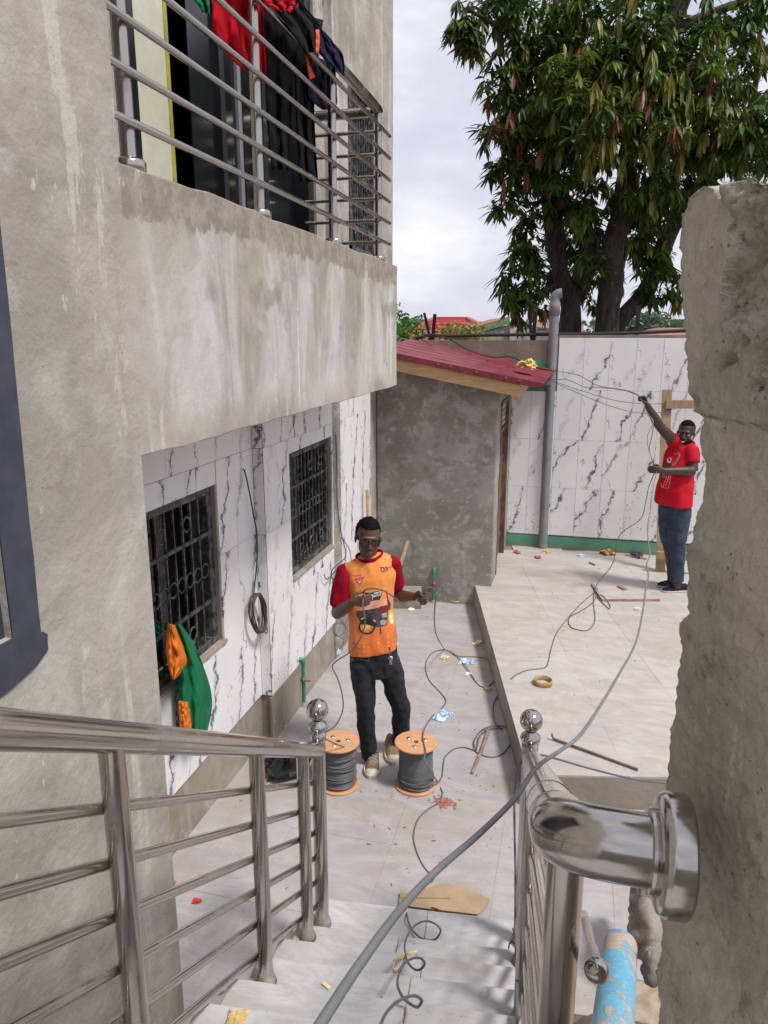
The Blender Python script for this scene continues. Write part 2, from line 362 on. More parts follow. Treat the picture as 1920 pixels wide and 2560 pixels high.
M_ORF = cloth('orange_sleeve', (.70, .19, .025), .18)
M_CARD = plain('cardboard', (.38, .275, .17), .9, var=.12, scale=8)
M_TAPE = plain('brown_tape', (.38, .25, .08), .4)
M_TAPG = plain('green_ppr_pipe', (.035, .24, .13), .45)
M_TAPR = plain('red_valve', (.42, .05, .04), .5)
M_BAG = plain('black_polythene', (.008, .008, .009), .25, bump=.1)
M_BRICK = plain('brick_chip', (.36, .14, .10), .9)
M_PAPER = plain('cream_paper', (.72, .62, .38), .8)
M_YEL = plain('yellow_foam', (.62, .46, .18), .9)
M_WHITE = plain('white_scrap', (.75, .73, .70), .8)
M_WRAPB = plain('sachet_film', (.55, .66, .80), .25)
M_BLUE = plain('blue_print', (.09, .25, .62), .35)
M_PET = plain('clear_plastic', (.62, .68, .72), .12)
M_REDW = plain('red_wrapper', (.55, .03, .03), .35)
M_RUST = plain('rusty_rod', (.16, .1, .07), .85)
M_STICK = plain('dry_stick', (.30, .20, .15), .85)
def bluepipe():
    q = NT('muddy_blue_pipe'); o = q.coord('pos')
    c = q.mix(q.rng(q.noise(3, 4), .3, .7), (.07, .33, .54), (.12, .42, .60))
    mud = q.rng(q.noise(9, 8, .72, 1.4), .50, .56)
    c = q.mix(mud, c, (.42, .35, .27))
    c = q.mix(q.math('MULTIPLY', q.rng(q.noise(60, 4, .7, sc=(1, 4, 1)), .55, .62), .6), c, (.55, .58, .58))
    return q.done(c, q.math('ADD', .42, q.math('MULTIPLY', mud, .5)), 0, q.bump(mud, .5, .006))
M_BPIPE = bluepipe()
def bark():
    q = NT('mango_bark')
    n = q.noise(1., 8, .7, .8, sc=(16, 16, 3.5))
    c = q.mix(q.rng(n, .35, .65), (.022, .016, .012), (.085, .066, .052))
    c = q.mix(q.math('MULTIPLY', q.rng(q.noise(9, 5, .7), .62, .68), .7), c, (.24, .22, .2))
    return q.done(c, .95, 0, q.bump(n, .9, .03))
M_BARK = bark()
def leaf(name, a, b, tr=.25):
    q = NT(name); f = q.noise(7, 3, .6)
    c = q.mix(q.rng(f, .3, .7), a, b)
    m = q.done(c, .42, 0)
    q.b.inputs['Specular IOR Level'].default_value = .35
    t = q.n('ShaderNodeBsdfTranslucent'); q.L(c, t.inputs[0]); mx = q.n('ShaderNodeMixShader'); mx.inputs[0].default_value = tr
    q.L(q.b.outputs[0], mx.inputs[1]); q.L(t.outputs[0], mx.inputs[2])
    q.L(mx.outputs[0], q.t.nodes['Material Output'].inputs['Surface'])
    return m
M_LEAVES = [leaf('leaf_dark', (.036, .070, .013), (.070, .120, .022)), leaf('leaf_green', (.075, .15, .020), (.13, .22, .032)),
            leaf('leaf_olive', (.16, .17, .028), (.25, .235, .045)), leaf('leaf_copper', (.15, .065, .03), (.21, .10, .045))]
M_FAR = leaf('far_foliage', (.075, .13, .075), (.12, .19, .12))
M_BUSH = leaf('bush_leaf', (.06, .17, .025), (.10, .24, .04))
M_REDROOF = plain('red_roof_sheet', (.42, .06, .065), .55, var=.15, scale=3)
M_RUSTROOF = plain('rusty_roof_sheet', (.27, .12, .085), .7, var=.35, scale=2)
M_CREAMROOF = plain('pale_roof_sheet', (.55, .45, .33), .7)
M_GREENB = plain('green_bargeboard', (.12, .26, .10), .6)
M_HWALL = plain('house_render', (.33, .29, .24), .9)
M_DIRTW = plain('pale_render', (.5, .48, .45), .9)
# ------------------------------------------------------------------ object helpers
WL = {}
def tag(o, label=None, cat=None, group=None, kind=None):
    if label: o['label'] = label
    if cat: o['category'] = cat
    if group: o['group'] = group
    if kind: o['kind'] = kind
    return o
def thing(name, label, cat, loc=(0, 0, 0), group=None, kind=None):
    o = bpy.data.objects.new(name, None); COL.objects.link(o); o.location = loc; o.empty_display_size = .1
    WL[o] = V(loc); return tag(o, label, cat, group, kind)
class MB:
    def __init__(s): s.v = []; s.f = []; s.mi = []; s.cur = 0; s.sm = []; s.smooth = False
    def add(s, vs, fs, smooth=None):
        n = len(s.v); s.v += [V(x) for x in vs]
        for f in fs: s.f.append([i + n for i in f]); s.mi.append(s.cur); s.sm.append(s.smooth if smooth is None else smooth)
        return s
    def box(s, a, b, bev=0.):
        (x0, y0, z0), (x1, y1, z1) = a, b
        return s.hexa([(x0, y0, z0), (x1, y0, z0), (x1, y1, z0), (x0, y1, z0), (x0, y0, z1), (x1, y0, z1), (x1, y1, z1), (x0, y1, z1)])
    def hexa(s, v):
        return s.add(v, [(3, 2, 1, 0), (4, 5, 6, 7), (0, 1, 5, 4), (1, 2, 6, 5), (2, 3, 7, 6), (3, 0, 4, 7)], False)
    def obox(s, c, ax, ay, az):  # centre and three half-axis vectors
        c, ax, ay, az = V(c), V(ax), V(ay), V(az)
        return s.hexa([c - ax - ay - az, c + ax - ay - az, c + ax + ay - az, c - ax + ay - az, c - ax - ay + az, c + ax - ay + az, c + ax + ay + az, c - ax + ay + az])
    def beam(s, a, b, w, h, up=(0, 0, 1)):
        a, b = V(a), V(b); d = (b - a).normalized(); u = V(up)
        r = d.cross(u).normalized(); u2 = r.cross(d)
        return s.obox((a + b) / 2, (b - a) / 2, r * w / 2, u2 * h / 2)
    def tube(s, pts, r, n=10, caps=True, ry=None, up=None):
        pts = [V(p) for p in pts]; m = len(pts)
        rs = r if isinstance(r, (list, tuple)) else [r] * m
        rys = ry if isinstance(ry, (list, tuple)) else ([ry] * m if ry else rs)
        ref = V(up) if up else None; vs = []; prev = None
        for i, p in enumerate(pts):
            t = (pts[min(i + 1, m - 1)] - pts[max(i - 1, 0)])
            t = t.normalized() if t.length > 1e-9 else V((0, 0, 1))
            if ref is not None: x = ref - t * ref.dot(t)
            elif prev is not None: x = prev - t * prev.dot(t)
            else:
                x = V((1, 0, 0)) if abs(t.x) < .8 else V((0, 1, 0)); x = x - t * x.dot(t)
            x.normalize(); prev = x; y = t.cross(x)
            for k in range(n):
                a = 2 * pi * k / n; vs.append(p + x * cos(a) * rs[i] + y * sin(a) * rys[i])
        fs = [(i * n + k, i * n + (k + 1) % n, (i + 1) * n + (k + 1) % n, (i + 1) * n + k) for i in range(m - 1) for k in range(n)]
        s.add(vs, fs, True)
        if caps: s.add([vs[k] for k in range(n)], [list(range(n))[::-1]], False); s.add([vs[(m - 1) * n + k] for k in range(n)], [list(range(n))], False)
        return s
    def lathe(s, base, prof, n=24, axis=(0, 0, 1), smooth=True):
        base = V(base); a = V(axis).normalized(); x = a.orthogonal().normalized(); y = a.cross(x)
        vs = []
        for (r, h) in prof:
            for k in range(n):
                t = 2 * pi * k / n; vs.append(base + a * h + (x * cos(t) + y * sin(t)) * r)
        m = len(prof)
        return s.add(vs, [(i * n + k, i * n + (k + 1) % n, (i + 1) * n + (k + 1) % n, (i + 1) * n + k) for i in range(m - 1) for k in range(n)], smooth)
    def sphere(s, c, r, n=16, m=10, rot=None):
        c = V(c); rx, ry, rz = (r, r, r) if isinstance(r, (int, float)) else r
        vs = []
        for i in range(m + 1):
            f = pi * i / m
            for k in range(n):
                t = 2 * pi * k / n; p = V((rx * sin(f) * cos(t), ry * sin(f) * sin(t), -rz * cos(f)))
                vs.append(c + (rot @ p if rot else p))
        return s.add(vs, [(i * n + k, i * n + (k + 1) % n, (i + 1) * n + (k + 1) % n, (i + 1) * n + k) for i in range(m) for k in range(n)], True)
    def prism(s, poly, off):  # poly: planar 3D points, off: extrude vector
        poly = [V(p) for p in poly]; off = V(off); n = len(poly)
        tri = tessellate_polygon([poly])
        s.add(poly + [p + off for p in poly], [tuple(t) for t in tri] + [tuple(i + n for i in t[::-1]) for t in tri] + [(i, (i + 1) % n, (i + 1) % n + n, i + n) for i in range(n)], False)
        return s
    def build(s, name, mats, parent=None, org=None, **t):
        me = bpy.data.meshes.new(name)
        if parent is not None: o0 = WL[parent]
        elif org is not None: o0 = V(org)
        else:
            xs = [v.x for v in s.v]; ys = [v.y for v in s.v]; zs = [v.z for v in s.v]
            o0 = V(((min(xs) + max(xs)) / 2, (min(ys) + max(ys)) / 2, min(zs)))
        me.from_pydata([v - o0 for v in s.v], [], s.f)
        for m in (mats if isinstance(mats, (list, tuple)) else [mats]): me.materials.append(m)
        me.polygons.foreach_set('material_index', s.mi); me.polygons.foreach_set('use_smooth', s.sm)
        bm = bmesh.new(); bm.from_mesh(me); bmesh.ops.recalc_face_normals(bm, faces=bm.faces[:]); bm.to_mesh(me); bm.free()
        me.update()
        o = bpy.data.objects.new(name, me); COL.objects.link(o)
        if parent is not None: o.parent = parent
        else: o.location = o0
        WL[o] = o0
        return tag(o, **t)
def put(name, mesh, loc, parent, rotz=0):   # another piece sharing a mesh
    o = bpy.data.objects.new(name, mesh); COL.objects.link(o)
    o.parent = parent; o.location = V(loc) - WL[parent]; o.rotation_euler = (0, 0, rotz); WL[o] = V(loc); return o
def bevel(o, w=.004, seg=2):
    m = o.modifiers.new('bevel', 'BEVEL'); m.width = w; m.segments = seg; m.limit_method = 'ANGLE'; m.angle_limit = R_(40); return o
def bake(o):
    dg = bpy.context.evaluated_depsgraph_get(); dg.update()
    me = bpy.data.meshes.new_from_object(o.evaluated_get(dg)); o.modifiers.clear(); o.data = me; return o
def remesh(o, vox, smooth=4, fac=.5):
    m = o.modifiers.new('r', 'REMESH'); m.mode = 'VOXEL'; m.voxel_size = vox; m.use_smooth_shade = True
    if smooth:
        k = o.modifiers.new('s', 'SMOOTH'); k.iterations = smooth; k.factor = fac
    mats = list(o.data.materials); bake(o)
    if not o.data.materials:
        for q in mats: o.data.materials.append(q)
    return o
def spline(pts, k=8):   # Catmull-Rom through points
    pts = [V(p) for p in pts]; out = []
    for i in range(len(pts) - 1):
        p0, p1, p2, p3 = pts[max(i - 1, 0)], pts[i], pts[i + 1], pts[min(i + 2, len(pts) - 1)]
        for j in range(k):
            t = j / k
            out.append(.5 * ((2 * p1) + (p2 - p0) * t + (2 * p0 - 5 * p1 + 4 * p2 - p3) * t * t + (3 * p1 - p0 - 3 * p2 + p3) * t ** 3))
    return out + [pts[-1]]
def roughen(o, amp, sc, normal_only=True, seed=0.):
    w = WL[o]
    for v in o.data.vertices:
        q = (v.co + w) * sc + V((seed, seed * 2, 0))
        v.co += v.normal * (noise.fractal(q, .7, 2., 5) * amp)
def sharp(o, a=35):
    m = o.modifiers.new('e', 'EDGE_SPLIT'); m.split_angle = R_(a); return o
def gridsub(o, cuts):
    bm = bmesh.new(); bm.from_mesh(o.data); bmesh.ops.subdivide_edges(bm, edges=bm.edges[:], cuts=cuts, use_grid_fill=True); bm.to_mesh(o.data); bm.free(); o.data.update()
def cable(name, pts, r, mat, label, k=8, cat='cable', n=8, group=None, org=None):
    return MB().tube(spline(pts, k), r, n).build(name, mat, label=label, cat=cat, group=group)
# ================================================================== SETTING: ground, yard, terrace, stairs
g = MB(); g.add([(-900, -900, -.12), (900, -900, -.12), (900, 900, -.12), (-900, 900, -.12)], [(0, 1, 2, 3)])
g.build('ground', M_EARTH, org=(0, 0, -.12), kind='structure')
yard = MB().box((-2.6, 1.2, -.10), (3.5, 9.2, -.006)).build('yard_floor', M_GROUT, org=(0, 0, 0), kind='structure')
def slab_mesh(name, w, d, t, mat, bw=.0009):
    o = MB().box((-w / 2, -d / 2, -t), (w / 2, d / 2, 0)).build(name, mat, org=(0, 0, 0))
    bevel(o, bw, 1); bake(o); me = o.data
    bpy.data.objects.remove(o); return me
ft = slab_mesh('floor_tile', .5994, .5994, .03, M_FLOOR)
gx = P(960, 2160, z=0).x
for i in range(-3, 5):
    for j in range(0, 10):
        x = gx + .3 + .6 * i; y = 2.03 + .6 * j
        if x < -2.35 or (x > .2 and y < 2.7) or x > 1.9: continue
        if x > .1 and y > 4.4: continue
        put('floor_tile', ft, (x, y, random.uniform(-.0015, .0015)), yard)
# terrace
TU = V((-.2232, .9748, 0)); TW = V((.9748, .2232, 0)); TC = V((-.146, 4.067, 0)); TZ = .22
tp = [TC, TC + TU * 3.6, V((-.95, 9.12, 0)), V((4.9, 9.12, 0)), TC + TW * 5.2]
terrace = MB().prism([p + V((0, 0, -.1)) for p in tp], (0, 0, TZ + .1 - .012)).build('terrace', plaster('terrace_riser_cement', base=(.30, .26, .22), dark=(.23, .2, .165), pale=(.37, .34, .3), streak=.3), org=(0, 0, 0), kind='structure')
tt = slab_mesh('floor_tile', .5994, .5994, .012, M_TERR)
for i in range(9):
    for j in range(9):
        c = TC + TW * (.304 + .6 * i) + TU * (.304 + .6 * j)
        if c.y > 9.3 or c.x > 4.6 or (c.x < -.9 and j > 5): continue
        put('floor_tile', tt, (c.x, c.y, TZ + random.uniform(-.001, .001)), terrace, R_(12.9))
# stairs
NS = [2.96, 2.62, 2.37, 2.115, 1.865, 1.625, 1.37, 1.12, .87, .62, -1.6]
stairs = MB().box((-.1, -.1, -.05), (.1, .1, -.01)).build('staircase', M_CEM, org=(0, 0, 0), kind='structure')
for k in range(10):
    z = .16 * (k + 1); s1, s0 = NS[k], NS[k + 1] - .02
    b = MB()
    l0, l1 = -.785, .235
    b.hexa([ST(s1 - .02, l0 + .01, -.02), ST(s0, l0 + .01, -.02), ST(s0, l1, -.02), ST(s1 - .02, l1, -.02), ST(s1 - .02, l0 + .01, z - .022), ST(s0, l0 + .01, z - .022), ST(s0, l1, z - .022), ST(s1 - .02, l1, z - .022)])
    st = b.build('step', M_STEP, stairs)
    b = MB(); lm = random.uniform(-.35, -.2)
    for a, c in ((l0, lm - .001), (lm + .001, l1)):
        b.hexa([ST(s1, a, z - .0215), ST(s0, a, z - .0215), ST(s0, c, z - .0215), ST(s1, c, z - .0215), ST(s1, a, z), ST(s0, a, z), ST(s0, c, z), ST(s1, c, z)])
    bevel(b.build('tread', M_STEP, st), .003, 1)
# soil heap to the right of the steps
b = MB(); n = 26; rnd = random.Random(3)
for i in range(n + 1):
    for j in range(n + 1):
        s = .2 + 2.45 * i / n; l = .225 + 1.1 * j / n; p = ST(s, l, 0)
        edge = min(1, (2.65 - s) / .35) * min(1, (1.33 - l) / .3)
        z = .004 + max(0, edge) * (.26 + .16 * noise.fractal(p * 3.1, .7, 2, 5)) + max(0, edge) * .03 * noise.noise(p * 19)
        b.v.append(V((p.x, p.y, z)))
for i in range(n):
    for j in range(n):
        b.f.append([i * (n + 1) + j, i * (n + 1) + j + 1, (i + 1) * (n + 1) + j + 1, (i + 1) * (n + 1) + j]); b.mi.append(0); b.sm.append(True)
b.build('soil', M_EARTH, kind='structure')
# ================================================================== HOUSE on the left
house = thing('house', 'grey plastered two storey house with marble tiled lower wall and railed balcony', 'house', (-2.0, 2.1, 0))
XF, XW, XP = -1.35, -2.0, -1.93
SOF, PTOP = 2.42, 3.31
# left wall with a window opening (opening: y .55..1.46, z 2.03..3.9)
wo = (.60, 1.46, 2.06, 3.9)
b = MB()
b.box((XF - .25, -2.2, -.1), (XF, wo[0], 7.2)); b.box((XF - .25, wo[1], -.1), (XF, 2.1, 7.2))
b.box((XF - .25, wo[0], -.1), (XF, wo[1], wo[2])); b.box((XF - .25, wo[0], wo[3]), (XF, wo[1], 7.2))
b.box((XF - .25, -2.2, -.1), (XF - .24, 2.1, 7.2)) if False else None
lw = b.build('wall', M_PL, house)
MB().box((XF - .25, -3.6, -.1), (2.6, -3.4, 3.3)).build('unseen_reflection_wall', M_PL, house)  # unseen wall added behind the camera to darken what the steel reflects
MB().box((XW - .1, 2.0, -.1), (XF - .25, 2.1, 7.2)).build('return_wall', M_PL, house)
# slate painted band round the window, with a ragged blob at its lower corner
wf = thing('x', None, None) if False else None
fw = MB()
y1 = P(*S(60, 1190), x=XF).y; zb = P(*S(90, 1385), x=XF).z
band = [(wo[1], 3.9), (wo[1] + .125, 3.9), (wo[1] + .12, 3.0), (wo[1] + .105, 2.35), (wo[1] + .10, zb + .03), (wo[1] + .125, zb + .015), (wo[1] + .12, zb - .03), (wo[1] + .07, zb - .055), (wo[1] - .02, zb - .075), (wo[1] - .2, zb - .09), (wo[0], zb - .09), (wo[0], wo[2]), (wo[1], wo[2])]
bb = []
for i, (y, z) in enumerate(band):
    y2, z2 = band[(i + 1) % len(band)]
    for t in range(6):
        f = t / 6; yy, zz = y + (y2 - y) * f, z + (z2 - z) * f
        j = .004 * noise.noise(V((yy * 30, zz * 30, 0))) if 0 < i < 10 else 0
        bb.append((XF + .001, yy + j, zz + j))
lwin = fw.prism(bb, (.004, 0, 0)).build('window', M_NAVY, house)
b = MB()
for (a, c) in (((XF - .16, wo[1] - .05, wo[2]), (XF - .02, wo[1], 3.9)), ((XF - .16, wo[0], wo[2]), (XF - .02, wo[1] - .05, wo[2] + .05))): b.box(a, c)
b.build('frame', M_NAVY, lwin)
MB().box((XF - .12, wo[0], wo[2] + .05), (XF - .10, wo[1] - .05, 3.9)).build('pane', M_GLASSD, lwin)
MB().box((XF - .10, wo[0], wo[2] + .051), (XF - .03, wo[1] - .051, wo[2] + .056)).build('sill', M_CEM, lwin)
# balcony slab and parapet
pr = MB().box((XF - .15, 2.1, SOF), (XF, 5.66, PTOP))
pr.box((XW, 5.52, SOF), (XF - .15, 5.66, PTOP))
parapet = pr.build('parapet', M_PAR, house)
gridsub(parapet, 24)
for v in parapet.data.vertices:
    w = v.co + WL[house]
    if w.z > PTOP - .03: v.co.z += .012 * noise.fractal(w * 4, .8, 2, 4)
    elif w.z < SOF + .02: v.co.z += .006 * noise.fractal(w * 7, .8, 2, 4)
    v.co.x += .006 * noise.noise(w * 2.2)
bevel(parapet, .012, 2)
MB().box((XW, 2.1, SOF + .03), (XF - .15, 5.52, 2.6)).build('balcony_slab', M_PL, house)
# lower wall, near part (X=-2.0) and far proud part (X=-1.93)
YS, YE = 4.38, 6.98
W1 = (3.02, 3.85, .97, 1.96); W2 = (4.83, 5.775, 1.045, 1.99)
def wall_with_hole(mb, x0, x1, ya, yb, za, zb, h):
    mb.box((x0, ya, za), (x1, h[0], zb)); mb.box((x0, h[1], za), (x1, yb, zb))
    mb.box((x0, h[0], za), (x1, h[1], h[2])); mb.box((x0, h[0], h[3]), (x1, h[1], zb))
b = MB(); wall_with_hole(b, XW - .25, XW - .012, 2.1, YS, -.1, SOF + .03, W1)
wall_with_hole(b, XW - .25, XP - .012, YS, YE, -.1, SOF + .03, W2)
tw = b.build('tiled_wall', M_PLINTH, house)
TH = .012
tile_cache = {}
def wall_tile(w, h, mat, parent, loc, rz, key):
    k = (round(w, 3), round(h, 3), key)
    if k not in tile_cache:
        o = MB().box((-w / 2, -TH, -h / 2), (w / 2, 0, h / 2)).build('wall_tile', mat, org=(0, 0, 0)); bevel(o, .0012, 1); bake(o)
        tile_cache[k] = o.data; bpy.data.objects.remove(o)
    return put('wall_tile', tile_cache[k], loc, parent, rz)
def tile_field(parent, mat, key, us, vs, hole, place, rz, gap=.002):
    # us, vs: joint positions; hole (u0,u1,v0,v1) is cut out
    for i in range(len(us) - 1):
        for j in range(len(vs) - 1):
            rects = [(us[i], us[i + 1], vs[j], vs[j + 1])]
            if hole:
                a, c, d, e = rects[0]; h0, h1, g0, g1 = hole
                if not (c <= h0 or a >= h1 or e <= g0 or d >= g1):
                    rects = []
                    if a < h0: rects.append((a, h0, d, e))
                    if c > h1: rects.append((h1, c, d, e))
                    m0, m1 = max(a, h0), min(c, h1)
                    if d < g0: rects.append((m0, m1, d, g0))
                    if e > g1: rects.append((m0, m1, g1, e))
            for (a, c, d, e) in rects:
                if c - a < .012 or e - d < .012: continue
                wall_tile(c - a - gap, e - d - gap, mat, parent, place((a + c) / 2, (d + e) / 2), rz, key)
rows = [.36, .945, 1.52, 2.095, SOF]
tile_field(tw, M_TILE2, 'h', [2.11, 2.42, 2.72, 3.02, 3.32, 3.62, 3.86, 4.1, YS], rows, W1, lambda u, v: V((XW - .012, u, v)), pi / 2)
tile_field(tw, M_TILE2, 'h', [YS, 4.6, 4.83, 5.12, 5.42, 5.72, 5.80], [.35] + rows[1:], W2, lambda u, v: V((XP - .012, u, v)), pi / 2)
tile_field(tw, M_TILE2, 'h', [6.02, 6.3, 6.6, 6.9, YE], [.35] + rows[1:], None, lambda u, v: V((XP - .012, u, v)), pi / 2)
# narrow return tiles facing the stairs at the step between the two parts, with a brown unglazed edge
for j in range(4): wall_tile(XP - XW - .004, rows[j + 1] - rows[j] - .003, M_TILE2, tw, V(((XW + XP) / 2, YS - .0005, (rows[j] + rows[j + 1]) / 2)), 0, 'h')
MB().box((XP - .004, YS - .006, .36), (XP + .001, YS + .0, SOF)).build('tile_edge', plain('bare_tile_edge', (.22, .12, .08), .9), tw)
# grey open slot next to the far window
MB().box((XP - .0115, 5.80, 0), (XP - .002, 6.02, SOF)).build('service_slot', M_SHED, tw)
MB().box((XP - .012, 6.64, 1.2), (XP + .003, YE, 2.2)).build('cement_patch', M_SHED, tw) if False else None
# pier of the plinth under the step
MB().box((XP - .012, YS - .02, -.05), (XP + .004, 4.92, .345)).build('plinth_pier', M_PLINTH, tw)
# burglar-proofed windows
def grille_window(Wd, x, nb, rings_top, rings_bot, label):
    y0, y1, z0, z1 = Wd; d = .075
    f = MB(); t = .055
    for a, c in (((x - .11, y0, z0), (x - .035, y1, z0 + t)), ((x - .11, y0, z1 - t), (x - .035, y1, z1)), ((x - .11, y0, z0 + t), (x - .035, y0 + t, z1 - t)), ((x - .11, y1 - t, z0 + t), (x - .035, y1, z1 - t))): f.box(a, c)
    win = f.build('window', M_GRILLE, house, label=label); bevel(win, .004, 1)
    s = MB(); s.box((x - .035, y0, z0 - .004), (x + .012, y1 + .03, z0 + .018)); bevel(s.build('sill', M_PLINTH, win), .004, 1)
    MB().box((x - .2, y0, z0), (x - .19, y1, z1)).build('pane', M_GLASSD, win)
    MB().box((x - .185, y0 + (y1 - y0) * .52, z0), (x - .18, y0 + (y1 - y0) * .66, z1)).build('curtain', M_CURT, win)
    bx = x - .05; span = (y1 - y0 - 2 * t) / nb
    bm_ = None
    for i in range(1, nb):
        y = y0 + t + span * i
        if bm_ is None: o = MB().box((-.006, -.006, z0 + t - WL[house].z), (.006, .006, z1 - t)).build('bar', M_GRILLE, org=(0, 0, 0)); bm_ = o.data; bpy.data.objects.remove(o)
        put('bar', bm_, (bx, y, 0), win)
    hm = MB().box((-.004, y0 + t, -.011), (.008, y1 - t, .011)).build('flat_bar', M_GRILLE, org=(0, 0, 0)); me = hm.data; bpy.data.objects.remove(hm)
    hz_ = [z0 + t + (z1 - z0 - 2 * t) * q for q in (.27, .74)]
    for z in hz_: put('flat_bar', me, (bx + .006, 0, z), win)
    rr = span * .46
    ro = MB().tube([V((0, cos(a) * rr, sin(a) * rr)) for a in [2 * pi * k / 16 for k in range(17)]], .0065, 6, False).build('ring', M_GRILLE, org=(0, 0, 0)); rme = ro.data; bpy.data.objects.remove(ro)
    zm = (z0 + z1) / 2 - .005
    for i in range(nb): put('ring', rme, (bx + .003, y0 + t + span * (i + .5), zm), win)
    for i in rings_top: put('ring', rme, (bx + .003, y0 + t + span * (i + .5), z1 - t - .12), win)
    for i in rings_bot: put('ring', rme, (bx + .003, y0 + t + span * (i + .5), z0 + t + .11), win)
grille_window(W1, XW, 8, (2, 5), (2, 5), 'near burglar proofed window with dusty black ring grille')
grille_window(W2, XP, 11, (0, 3, 6, 9), (0, 3, 6, 9), 'far burglar proofed window with dusty black ring grille')
# upper storey behind the balcony
XU = -2.0; ZU = 2.6
b = MB()
MB().box((XU - .2, 2.1, ZU), (XU, 3.13, 7.2)).build('upper_wall', M_PL, house); b.box((XU - .2, 5.72, ZU), (XU, 6.56, 7.2)); b.box((XU - .2, 7.36, ZU), (XU, 8.16, 7.2))
b.box((XU - .2, 6.56, ZU), (XU, 7.36, 3.52)); b.box((XU - .2, 6.56, 4.9), (XU, 7.36, 7.2))
b.build('upper_wall', M_PL, house)
MB().box((XU - 4, 7.96, -.1), (XU - .2, 8.16, 7.2)).build('back_wall', M_PL, house); MB().box((XU - .2, 6.98, -.1), (XU, 8.16, ZU)).build('lower_back_wall', M_PL, house)
MB().box((XU, 5.94, ZU), (XU + .07, 6.1, 7.2)).build('pilaster', M_PL, house)
b = MB(); b.box((XU - .2, 3.29, ZU), (XU + .01, 3.556, 7.2)); b.build('cream_pier', M_CREAM, house)
b = MB(); b.box((XU - .19, 3.262, ZU), (XU + .014, 3.29, 7.2)); b.box((XU - .19, 3.556, ZU), (XU + .014, 3.588, 7.2)); b.build('lime_edge', M_LIME, house)
b = MB(); b.box((XU - .16, 3.13, ZU), (XU + .03, 3.262, 7.2)); b.build('dark_jamb', M_BLACKP, house)
MB().beam((XU - .02, 3.60, 3.5), (XU - .06, 3.72, 2.6), .012, .02).build('yellow_strip', M_LIME, house)
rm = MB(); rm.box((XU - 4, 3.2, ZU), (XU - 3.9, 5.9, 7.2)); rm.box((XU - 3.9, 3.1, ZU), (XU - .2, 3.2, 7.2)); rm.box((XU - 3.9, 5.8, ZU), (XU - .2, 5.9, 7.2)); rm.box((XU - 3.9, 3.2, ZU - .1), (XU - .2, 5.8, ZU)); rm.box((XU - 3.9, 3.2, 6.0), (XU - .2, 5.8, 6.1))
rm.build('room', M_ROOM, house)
b = MB(); b.box((XU - .2, 3.588, 5.6), (XU, 5.72, 7.2)); b.build('lintel', M_BLACKP, house)
dz = (ZU, 5.6)
dw = MB().box((XU - .10, 3.588, dz[0]), (XU - .04, 3.66, dz[1])).box((XU - .10, 5.60, dz[0]), (XU - .02, 5.72, dz[1])).build('sliding_door', M_BLACKP, house)
for (a, c, xo) in ((4.36, 4.42, .05), (4.62, 4.67, .06), (4.95, 5.02, .04)):
    MB().box((XU - .08 - xo, a, dz[0]), (XU - .05 - xo, c, dz[1])).build('mullion', M_BLACKP if a != 4.62 else M_PVC, dw)
MB().box((XU - .14, 4.05, dz[0]), (XU - .13, 4.62, dz[1])).build('pane', M_GLASSD, dw)
MB().box((XU - .11, 4.67, dz[0]), (XU - .10, 5.6, dz[1])).build('pane', M_GLASSD, dw)
# upper window grille
uw = MB(); y0, y1, z0, z1 = 6.56, 7.36, 3.52, 4.9
for a, c in (((XU - .12, y0, z0), (XU + .015, y1, z0 + .05)), ((XU - .12, y0, z1 - .05), (XU + .015, y1, z1)), ((XU - .12, y0, z0), (XU + .015, y0 + .05, z1)), ((XU - .12, y1 - .05, z0), (XU + .015, y1, z1))): uw.box(a, c)
uw = uw.build('upper_window', M_GRILLE, house)
MB().box((XU - .19, y0, z0), (XU - .18, y1, z1)).build('pane', M_GLASSD, uw)
bme = MB().box((-.008, -.008, z0 + .05), (.008, .008, z1 - .05)).build('bar', M_GRILLE, org=(0, 0, 0)); q = bme.data; bpy.data.objects.remove(bme)
for i in range(1, 9): put('bar', q, (XU - .01, y0 + .05 + .0778 * i, 0), uw)
rme = MB().tube([V((0, cos(a) * .036, sin(a) * .036)) for a in [2 * pi * k / 12 for k in range(13)]], .007, 5, False).build('ring', M_GRILLE, org=(0, 0, 0)); q = rme.data; bpy.data.objects.remove(rme)
for i in range(9): put('ring', q, (XU + .002, y0 + .09 + .0778 * i, 4.15), uw)
for i in (1, 4, 7): put('ring', q, (XU + .002, y0 + .09 + .0778 * i, 4.72), uw); put('ring', q, (XU + .002, y0 + .09 + .0778 * i, 3.72), uw)
# ================================================================== balcony railing
bal = thing('balcony_railing', 'stainless steel balcony railing with six thin horizontal bars', 'railing', (-1.4, 3.8, PTOP))
XR = -1.42
for y in (2.27, 3.29, 4.35, 5.37):
    b = MB().tube([(XR, y, PTOP), (XR, y, 4.29)], .024, 14); po = b.build('post', M_STEELB, bal)
    MB().lathe((XR, y, PTOP - .005), [(.0, 0), (.052, 0), (.052, .035), (.045, .045), (.026, .047)], 18).build('base_cover', M_STEELB, po)
for k in range(6): 
    z = 3.45 + .145 * k
    MB().tube([(XR + .035, 2.12, z), (XR + .035, 5.56, z)], .0125, 10).build('bar', M_STEELB, bal)
    MB().tube([(XR - .04, 5.37 + .05, z), (XR - .56, 5.37 + .05, z)], .0125, 10).build('bar', M_STEELB, bal)
MB().tube(spline([(XR, 2.12, 4.30), (XR, 4.0, 4.30), (XR, 5.26, 4.30), (XR - .02, 5.37, 4.30), (XR - .10, 5.42, 4.30), (XR - .56, 5.42, 4.30)], 6), .034, 14).build('handrail', M_STEELB, bal)
